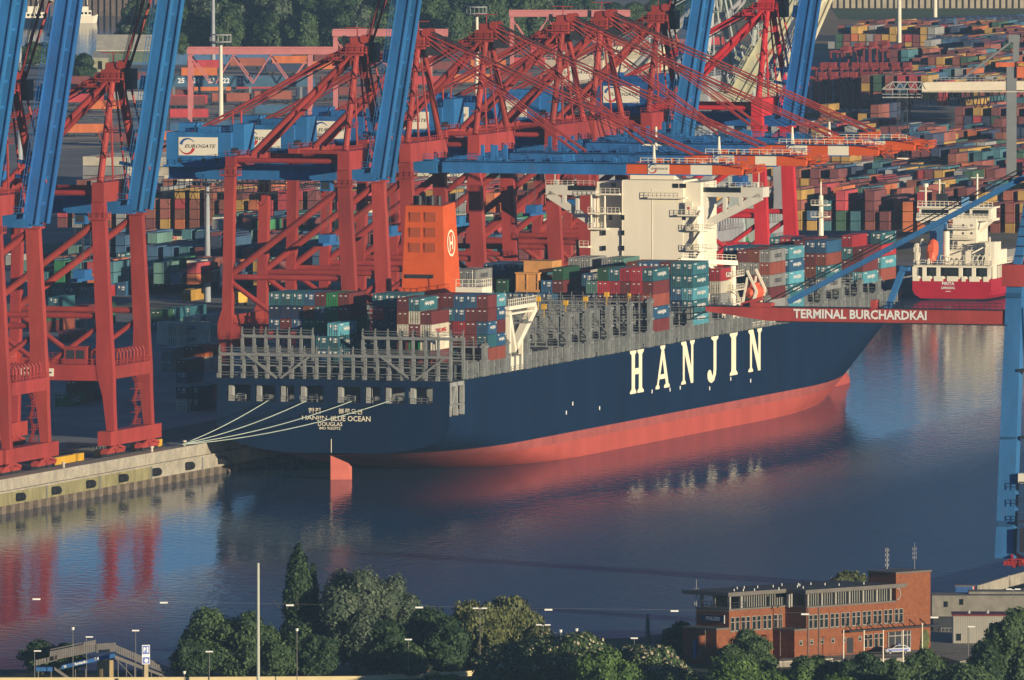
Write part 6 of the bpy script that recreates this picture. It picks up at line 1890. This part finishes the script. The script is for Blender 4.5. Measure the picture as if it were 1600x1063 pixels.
def car(label, P_, rz, paintm, police=False):
    t = empty('parked_car', label, 'car', P_, rz)
    prof = [(-2.3, .35), (2.25, .35), (2.3, .75), (2.1, .95), (1.0, 1.05), (.35, 1.5), (-1.2, 1.55), (-2.1, 1.1), (-2.35, .9)]
    m = MB(); m.slab([(x, -.86, z) for x, z in prof], (0, 1.72, 0)); m.build('body', paintm, t)
    for s in (-1, 1):
        m = MB(); m.slab([(.85, s * .868, 1.05), (.3, s * .868, 1.42), (-1.1, s * .868, 1.45), (-1.85, s * .868, 1.08)], (0, s * .01, 0)); m.build('side_window', GLASS, t)
    m = MB(); m.poly([(1.03, -.75, 1.07), (1.03, .75, 1.07), (.4, .7, 1.5), (.4, -.7, 1.5)]); m.build('windscreen', GLASS, t)
    for x in (-1.4, 1.45):
        for s in (-1, 1):
            m = MB(); m.tube((x, s * .72, .33), (x, s * .9, .33), .33, n=12); m.tube((x, s * .9, .33), (x, s * .91, .33), .19, n=8, m=1); m.build('wheel', [BLACK, LGREY], t)
    for s in (-1, 1):
        m = MB(); m.box(2.2, s * .6 - .17, .68, 2.33, s * .6 + .17, .85); m.build('headlight', TEXTW, t)
    if police:
        for s in (-1, 1):
            m = MB(); m.box(-2.0, s * .875 - .005, .6, 1.9, s * .875 + .005, .88); m.build('stripe', mk('police_blue', (.04, .10, .40), .4), t)
        m = MB(); m.box(-.5, -.6, 1.56, -.2, .6, 1.72); m.build('light_bar', mk('bar_blue', (.10, .2, .6), .3), t)
    return t
car('silver police car with blue stripe parked at the station entrance', at(1400, 1022, 5.8), radians(203), mk('car_silver', (.30, .32, .36), .35, noise=.04, spec=.5), True)
# concrete quay buildings at the right
CB = mk('grey_concrete', (.20, .19, .165), .9, noise=.25, scale=.4, rust=.3, bump=.3)
t = empty('concrete_building', 'low grey concrete quay building right of the brick tower', 'building', at(1462, 985, 6), 0)
m = MB(); m.box(-.5, 6, -1, 20, 14, 5.6); m.box(6, 10, 5.6, 20, 16, 6.0); m.build('wall', CB, t)
for x, z in ((1.9, 3.6), (1.9, .9), (4.6, 4.0)): m = MB(); m.box(x - .35, 5.93, z, x + .35, 6.02, z + 1.0); m.build('window', GLASS, t)
m = MB(); m.box(-.4, 1.5, -1.2, 3.4, 6, 2.0); m.build('lean_to', DARK, t)
m = MB(); m.rail([(1, 1, -.8), (3.6, 1, -.8)], 1.1, .6, .05); m.box(.8, .9, -1.1, 8, 2.5, -.8); m.build('platform', LGREY, t)
t = empty('metal_hall', 'corrugated grey metal hall with dark door behind the right trees', 'hall', at(1489, 1003, 6), 0)
COR = mk('corrugated', (.33, .32, .28), .6, noise=.12)
m = MB(); m.box(0, 0, -1, 16, 8, 4.4); m.build('wall', COR, t)
rb = MB().box(-.05, -.07, -1, .05, 0, 4.4).data('rib', [COR])
for k in range(52): ob('rib', rb, t, loc=(.15 + k * .305, 0, 0))
m = MB(); m.box(-.1, -.15, 4.4, 16.1, 8.1, 4.65); m.build('roof_edge', mk('dark_red', (.16, .03, .03), .6), t)
m = MB(); m.box(6.2, -.1, -1, 8.8, -.02, 3.2, 0); m.build('door', DARK, t)
m = MB(); m.box(.6, -.12, .2, 1.4, -.03, 1.4); m.build('window', GLASS, t)
for x in (2.8, 6.0): 
    m = MB(); m.tube((x, 3, 4.6), (x, 3, 5.2), .25, n=8); m.build('roof_vent', LGREY, t)
def wallthing(name, label, pts, h, th, z, mat, cat='wall', posts=0):
    m = MB()
    for a, c in zip(pts[:-1], pts[1:]):
        a = at(*a, z); c = at(*c, z); m.beam(a + Vector((0, 0, h / 2)), c + Vector((0, 0, h / 2)), th, h)
    return m.build(name, mat, None, label=label, cat=cat)
wallthing('flood_wall', 'ribbed grey concrete flood wall above the metal hall', [(1474, 948), (1582, 952)], 1.9, .5, 6, CB)
wallthing('flood_wall', 'pale sunlit flood wall rising toward the blue crane leg', [(1529, 932), (1574, 918)], 2.0, .5, 6, CONCRETE)
wallthing('flood_wall', 'pale flood wall segment at the right edge past the gap', [(1577, 917), (1640, 900)], 2.0, .5, 6, CONCRETE)
rbw = MB()
m = MB(); m.box(0, 0, 0, 3.4, 2.6, 2.2); 
t = empty('site_container', 'blue site container with red striped end by the flood wall', 'container', at(1493, 936, 6), -.05)
m.build('body', mk('site_blue', (.03, .09, .25), .5), t); m = MB(); m.box(-.1, -.1, 2.2, 3.5, 2.7, 2.4); m.build('roof', COPE, t); m = MB(); m.box(3.05, -.03, 0, 3.2, -.0, 2.2, 0); m.box(3.2, -.03, 0, 3.42, -.0, 2.2, 1); m.build('end_stripe', [TEXTW, REDT], t)
land('quay_road', [at(1500, 950, 6.0), at(1600, 918, 6.0), at(1700, 900, 6.0), at(1700, 960, 6.0), at(1580, 960, 6.0)], 6.05, ASPHALT, 4.5)
m = MB(); m.beam((0, 0, 0), (.2, 0, 1.9), .25); m.beam((.2, 0, 1.9), (.9, 0, 2.3), .3); m.box(.5, -.3, 1.9, 1.1, .3, 2.5)
m.build('small_davit', YELLOW, None, loc=at(1461, 958, 6), label='small yellow davit beside the brick tower', cat='davit')
# ------------------------------------------------------------------ lamps, poles, footbridge, wall
def pole(label, px, yt, yb_, r_, mat, name='pole', cat='pole', head=None, group=None, z=5.0):
    P_ = at(px, yb_, z); s = FPX / P_.y; hgt = (yb_ - yt) / s
    t = empty(name, label, cat, P_, 0, group)
    m = MB(); m.tube((0, 0, 0), (0, 0, hgt), r_, r_ * .8, 10); m.build('shaft', mat, t)
    if head:
        m = MB()
        if head == 'arm': m.box(-.1, -.15, hgt, 1.1, .15, hgt + .2)
        elif head == 'double': m.box(-1.2, -.15, hgt, -.25, .15, hgt + .2); m.box(.25, -.15, hgt, 1.2, .15, hgt + .2); m.beam((-.3, 0, hgt), (.3, 0, hgt), .08)
        elif head == 'flat': m.box(-.6, -.3, hgt, .6, .3, hgt + .22)
        elif head == 'ball': m.tube((0, 0, hgt), (0, 0, hgt + .45), .2, .28, 8)
        m.build('lamp_head', TEXTW, t)
    return t
POLEM = mk('pole_pale', (.42, .44, .38), .6, noise=.06); LPM = mk('lamp_post', (.16, .16, .15), .6)
pole('tall pale square-topped pole rising above the trees', 403.5, 879, 1075, .29, POLEM)
LS = 'street lamps along the near bank'
for px, yt, yb_, hd_, lb_ in ((464, 986, 1068, 'ball', 'small street lamp in front of the poplar'), (638, 1000, 1066, 'flat', 'flat-headed lamp at the right side of the silver willow'), (327, 1019, 1066, 'flat', 'flat-headed lamp before the left round tree'), (54, 1018, 1066, 'arm', 'lamp at the left end of the footbridge'), (114, 984, 1066, 'ball', 'lamp with small round head above the footbridge'), (135, 996, 1066, 'arm', 'lamp with flat head right of the round-headed one over the footbridge'), (212, 986, 1066, 'flat', 'lamp standing left of the blue road sign'), (750, 951, 1066, 'double', 'double-headed lamp among the olive willows'), (849, 977, 1066, 'double', 'double-headed lamp at the right end of the olive willows'), (876, 988, 1066, 'ball', 'small white lamp above the flowering chestnut, left one'), (901, 986, 1066, 'ball', 'small white lamp above the flowering chestnut, right one'), (991, 998, 1066, 'flat', 'lamp just left of the signal mast'), (1513, 980, 1040, 'arm', 'lamp in front of the metal hall'), (1583, 921, 1070, 'double', 'tall three-armed lamp at the right edge'), (288, 1053, 1075, 'ball', 'low round lamp at the foot of the stairs')):
    pole(lb_, px, yt, yb_, .07, LPM, 'street_lamp', 'street lamp', hd_, LS)
cb = []
lampd = MB().box(-.65, -.2, -.13, .65, .2, .13).data('wire_lamp', [TEXTW])
CY = P0.y - 30
pts = []
for i, (x, y_) in enumerate(((57, 934.5), (256, 940), (453, 944), (655, 947.5), (857, 951), (1054, 953), (1258, 958), (1460, 963))):
    q = atY(x, y_, CY)
    ob('wire_lamp', lampd, None, loc=q - Vector((0, 0, .2)), label=f'white lamp hanging on the overhead wire, {ORD[i]} from the left', cat='wire lamp', group='lamps on the overhead wire')
    pts.append(q)
m = MB(); m.path([atY(-60, 931, CY)] + pts + [atY(1660, 968, CY)], .01, 4); m.build('overhead_wire', LGREY, None, label='thin overhead wire carrying the row of hanging lamps', cat='wire')
# signal mast
t = empty('signal_mast', 'dark signal mast with floats standing by the water', 'signal mast', at(1012, 1020, 5), 0)
m = MB(); m.tube((0, 0, 0), (0, 0, 6.2), .18, n=8); m.tube((0, 0, 2.0), (0, 0, 5.8), .42, .34, 10); m.build('shaft', LPM, t)
m = MB(); m.box(-.25, -.25, 6.2, .25, .25, 6.6)
for k in range(6): m.beam((-.8, 0, .8 + k * .5), (.8, 0, 1.0 + k * .5), .07)
m.tube((.9, 0, .3), (.9, 0, 3.4), .05); m.build('fittings', LGREY, t)
# footbridge
FB = mk('footbridge_steel', (.17, .16, .15), .7, noise=.2, scale=1); FBB = mk('footbridge_blue', (.03, .12, .33), .5)
A0 = at(58, 1061, 5.0); s = FPX / A0.y
def fx(px): return (px - 58) / s
def fz(py): return (1061 - py) / s
t = empty('footbridge', 'grey footbridge with blue band and stairs at the lower left', 'footbridge', A0, 0)
m = MB(); m.slab([(fx(96), 0, fz(1046)), (fx(180), 0, fz(1027)), (fx(180), 0, fz(1021)), (fx(96), 0, fz(1040))], (0, 2.4, 0)); m.build('deck_beam', FBB, t)
m = MB(); m.box(fx(56), 0, fz(1049), fx(82), 2.4, fz(1043)); m.build('landing_beam', FBB, t)
m = MB(); m.text('23', (fx(102), -.06, fz(1043)), (1, 0, .23), (-.2, 0, 1), .38, off=.04); m.text('Burchardkai', (fx(127), -.06, fz(1037.5)), (1, 0, .23), (-.2, 0, 1), .42, 2.1, off=.04); m.text('24', (fx(152), -.06, fz(1031.5)), (1, 0, .23), (-.2, 0, 1), .5, .7, off=.04); m.build('lettering', TEXTW, t)
m = MB()
def panelrow(x0, y0, x1, y1, h, n, thick=.05, yy=0):
    for k in range(n):
        a = k / n; c = (k + .82) / n
        xa, xc = fx(x0 + (x1 - x0) * a), fx(x0 + (x1 - x0) * c); za, zc = fz(y0 + (y1 - y0) * a), fz(y0 + (y1 - y0) * c)
        m.slab([(xa, yy, za), (xc, yy, zc), (xc, yy, zc + h), (xa, yy, za + h)], (0, thick, 0))
panelrow(56, 1040, 90, 1032, .9, 8); panelrow(78, 1033, 150, 1018, 1.6, 22); panelrow(150, 1020, 182, 1018, 1.5, 10); panelrow(182, 1020, 285, 1064, 1.3, 30)
panelrow(78, 1031, 150, 1016, 1.6, 22, .05, 2.4)
m.build('railing_panels', FB, t)
m = MB(); m.slab([(fx(180), .2, fz(1024)), (fx(285), .2, fz(1066)), (fx(285), .2, fz(1069)), (fx(180), .2, fz(1030))], (0, 2.0, 0)); m.slab([(fx(85), .2, fz(1043)), (fx(115), .2, fz(1064)), (fx(115), .2, fz(1068)), (fx(85), .2, fz(1047))], (0, 1.8, 0))
for x in range(185, 285, 13): m.beam((fx(x), .2, fz(1028 + (x - 180) * .4)), (fx(x), .2, fz(1066)), .14)
for x in (60, 80, 118, 134): m.beam((fx(x), .2, fz(1046)), (fx(x), .2, fz(1066)), .14)
m.beam((fx(182), .2, fz(1030)), (fx(215), .2, fz(1066)), .12); m.beam((fx(90), 2.2, fz(1046)), (fx(180), 2.2, fz(1026)), .4); m.build('stair_frame', FB, t)
m = MB(); m.tube((fx(165), 1.2, fz(1068)), (fx(165), 1.2, fz(1032)), 1.38, n=16); m.build('pier', mk('pier_sand', (.33, .25, .13), .8, noise=.15), t)
# blue road sign
t = empty('road_sign', 'blue road sign with white symbols on a sand-coloured post', 'road sign', at(227, 1066, 5), .42)
m = MB(); m.box(-.3, -.3, 0, .42, .3, 5.6); m.build('post', mk('post_sand', (.36, .30, .19), .8), t)
m = MB(); m.box(-.75, -.42, 3.0, .65, -.31, 6.2, 1); m.box(-.67, -.44, 4.65, .57, -.425, 6.1, 0); m.box(-.67, -.44, 3.1, .57, -.425, 4.2, 0)
m.text('P', (-.3, -.46, 5.0), (1, 0, 0), (0, 0, 1), .8, .4, 1, off=.04); m.box(.1, -.46, 4.95, .35, -.445, 5.85, 1); m.tube((0, -.46, 3.6), (0, -.44, 3.6), .34, n=10, m=1); m.text('i', (0, -.48, 3.42), (1, 0, 0), (0, 0, 1), .36, .08, 0); m.build('sign_board', [mk('sign_blue', (.02, .07, .38), .4), TEXTW], t)
m = MB(); m.beam(at(-40, 1067, 5.0) + Vector((0, 0, .4)), at(285, 1066, 5.0) + Vector((0, 0, .4)), .4, .9); m.beam(at(285, 1066, 5) + Vector((0, 0, .4)), at(560, 1064.5, 5) + Vector((0, 0, .4)), .4, .9); m.beam(at(560, 1064.5, 5) + Vector((0, 0, .4)), at(740, 1056, 5) + Vector((0, 0, .4)), .4, .9)
m.build('parapet', mk('parapet_sand', (.62, .52, .30), .8, noise=.1), None, label='sunlit pale yellow parapet along the lower edge', cat='parapet')
# ------------------------------------------------------------------ air between the camera and the terminal
HZ = bpy.data.materials.new('haze_air'); HZ.use_nodes = True
nt = HZ.node_tree; nt.nodes.clear()
o_ = nt.nodes.new('ShaderNodeOutputMaterial'); v_ = nt.nodes.new('ShaderNodeVolumePrincipled')
v_.inputs['Color'].default_value = (.40, .66, 1.0, 1); v_.inputs['Density'].default_value = 2.8e-5; v_.inputs['Anisotropy'].default_value = 0.0
nt.links.new(v_.outputs[0], o_.inputs['Volume'])
MB().box(-20500, -600, -6, 20500, 40500, 210).build('haze', HZ, kind='stuff')
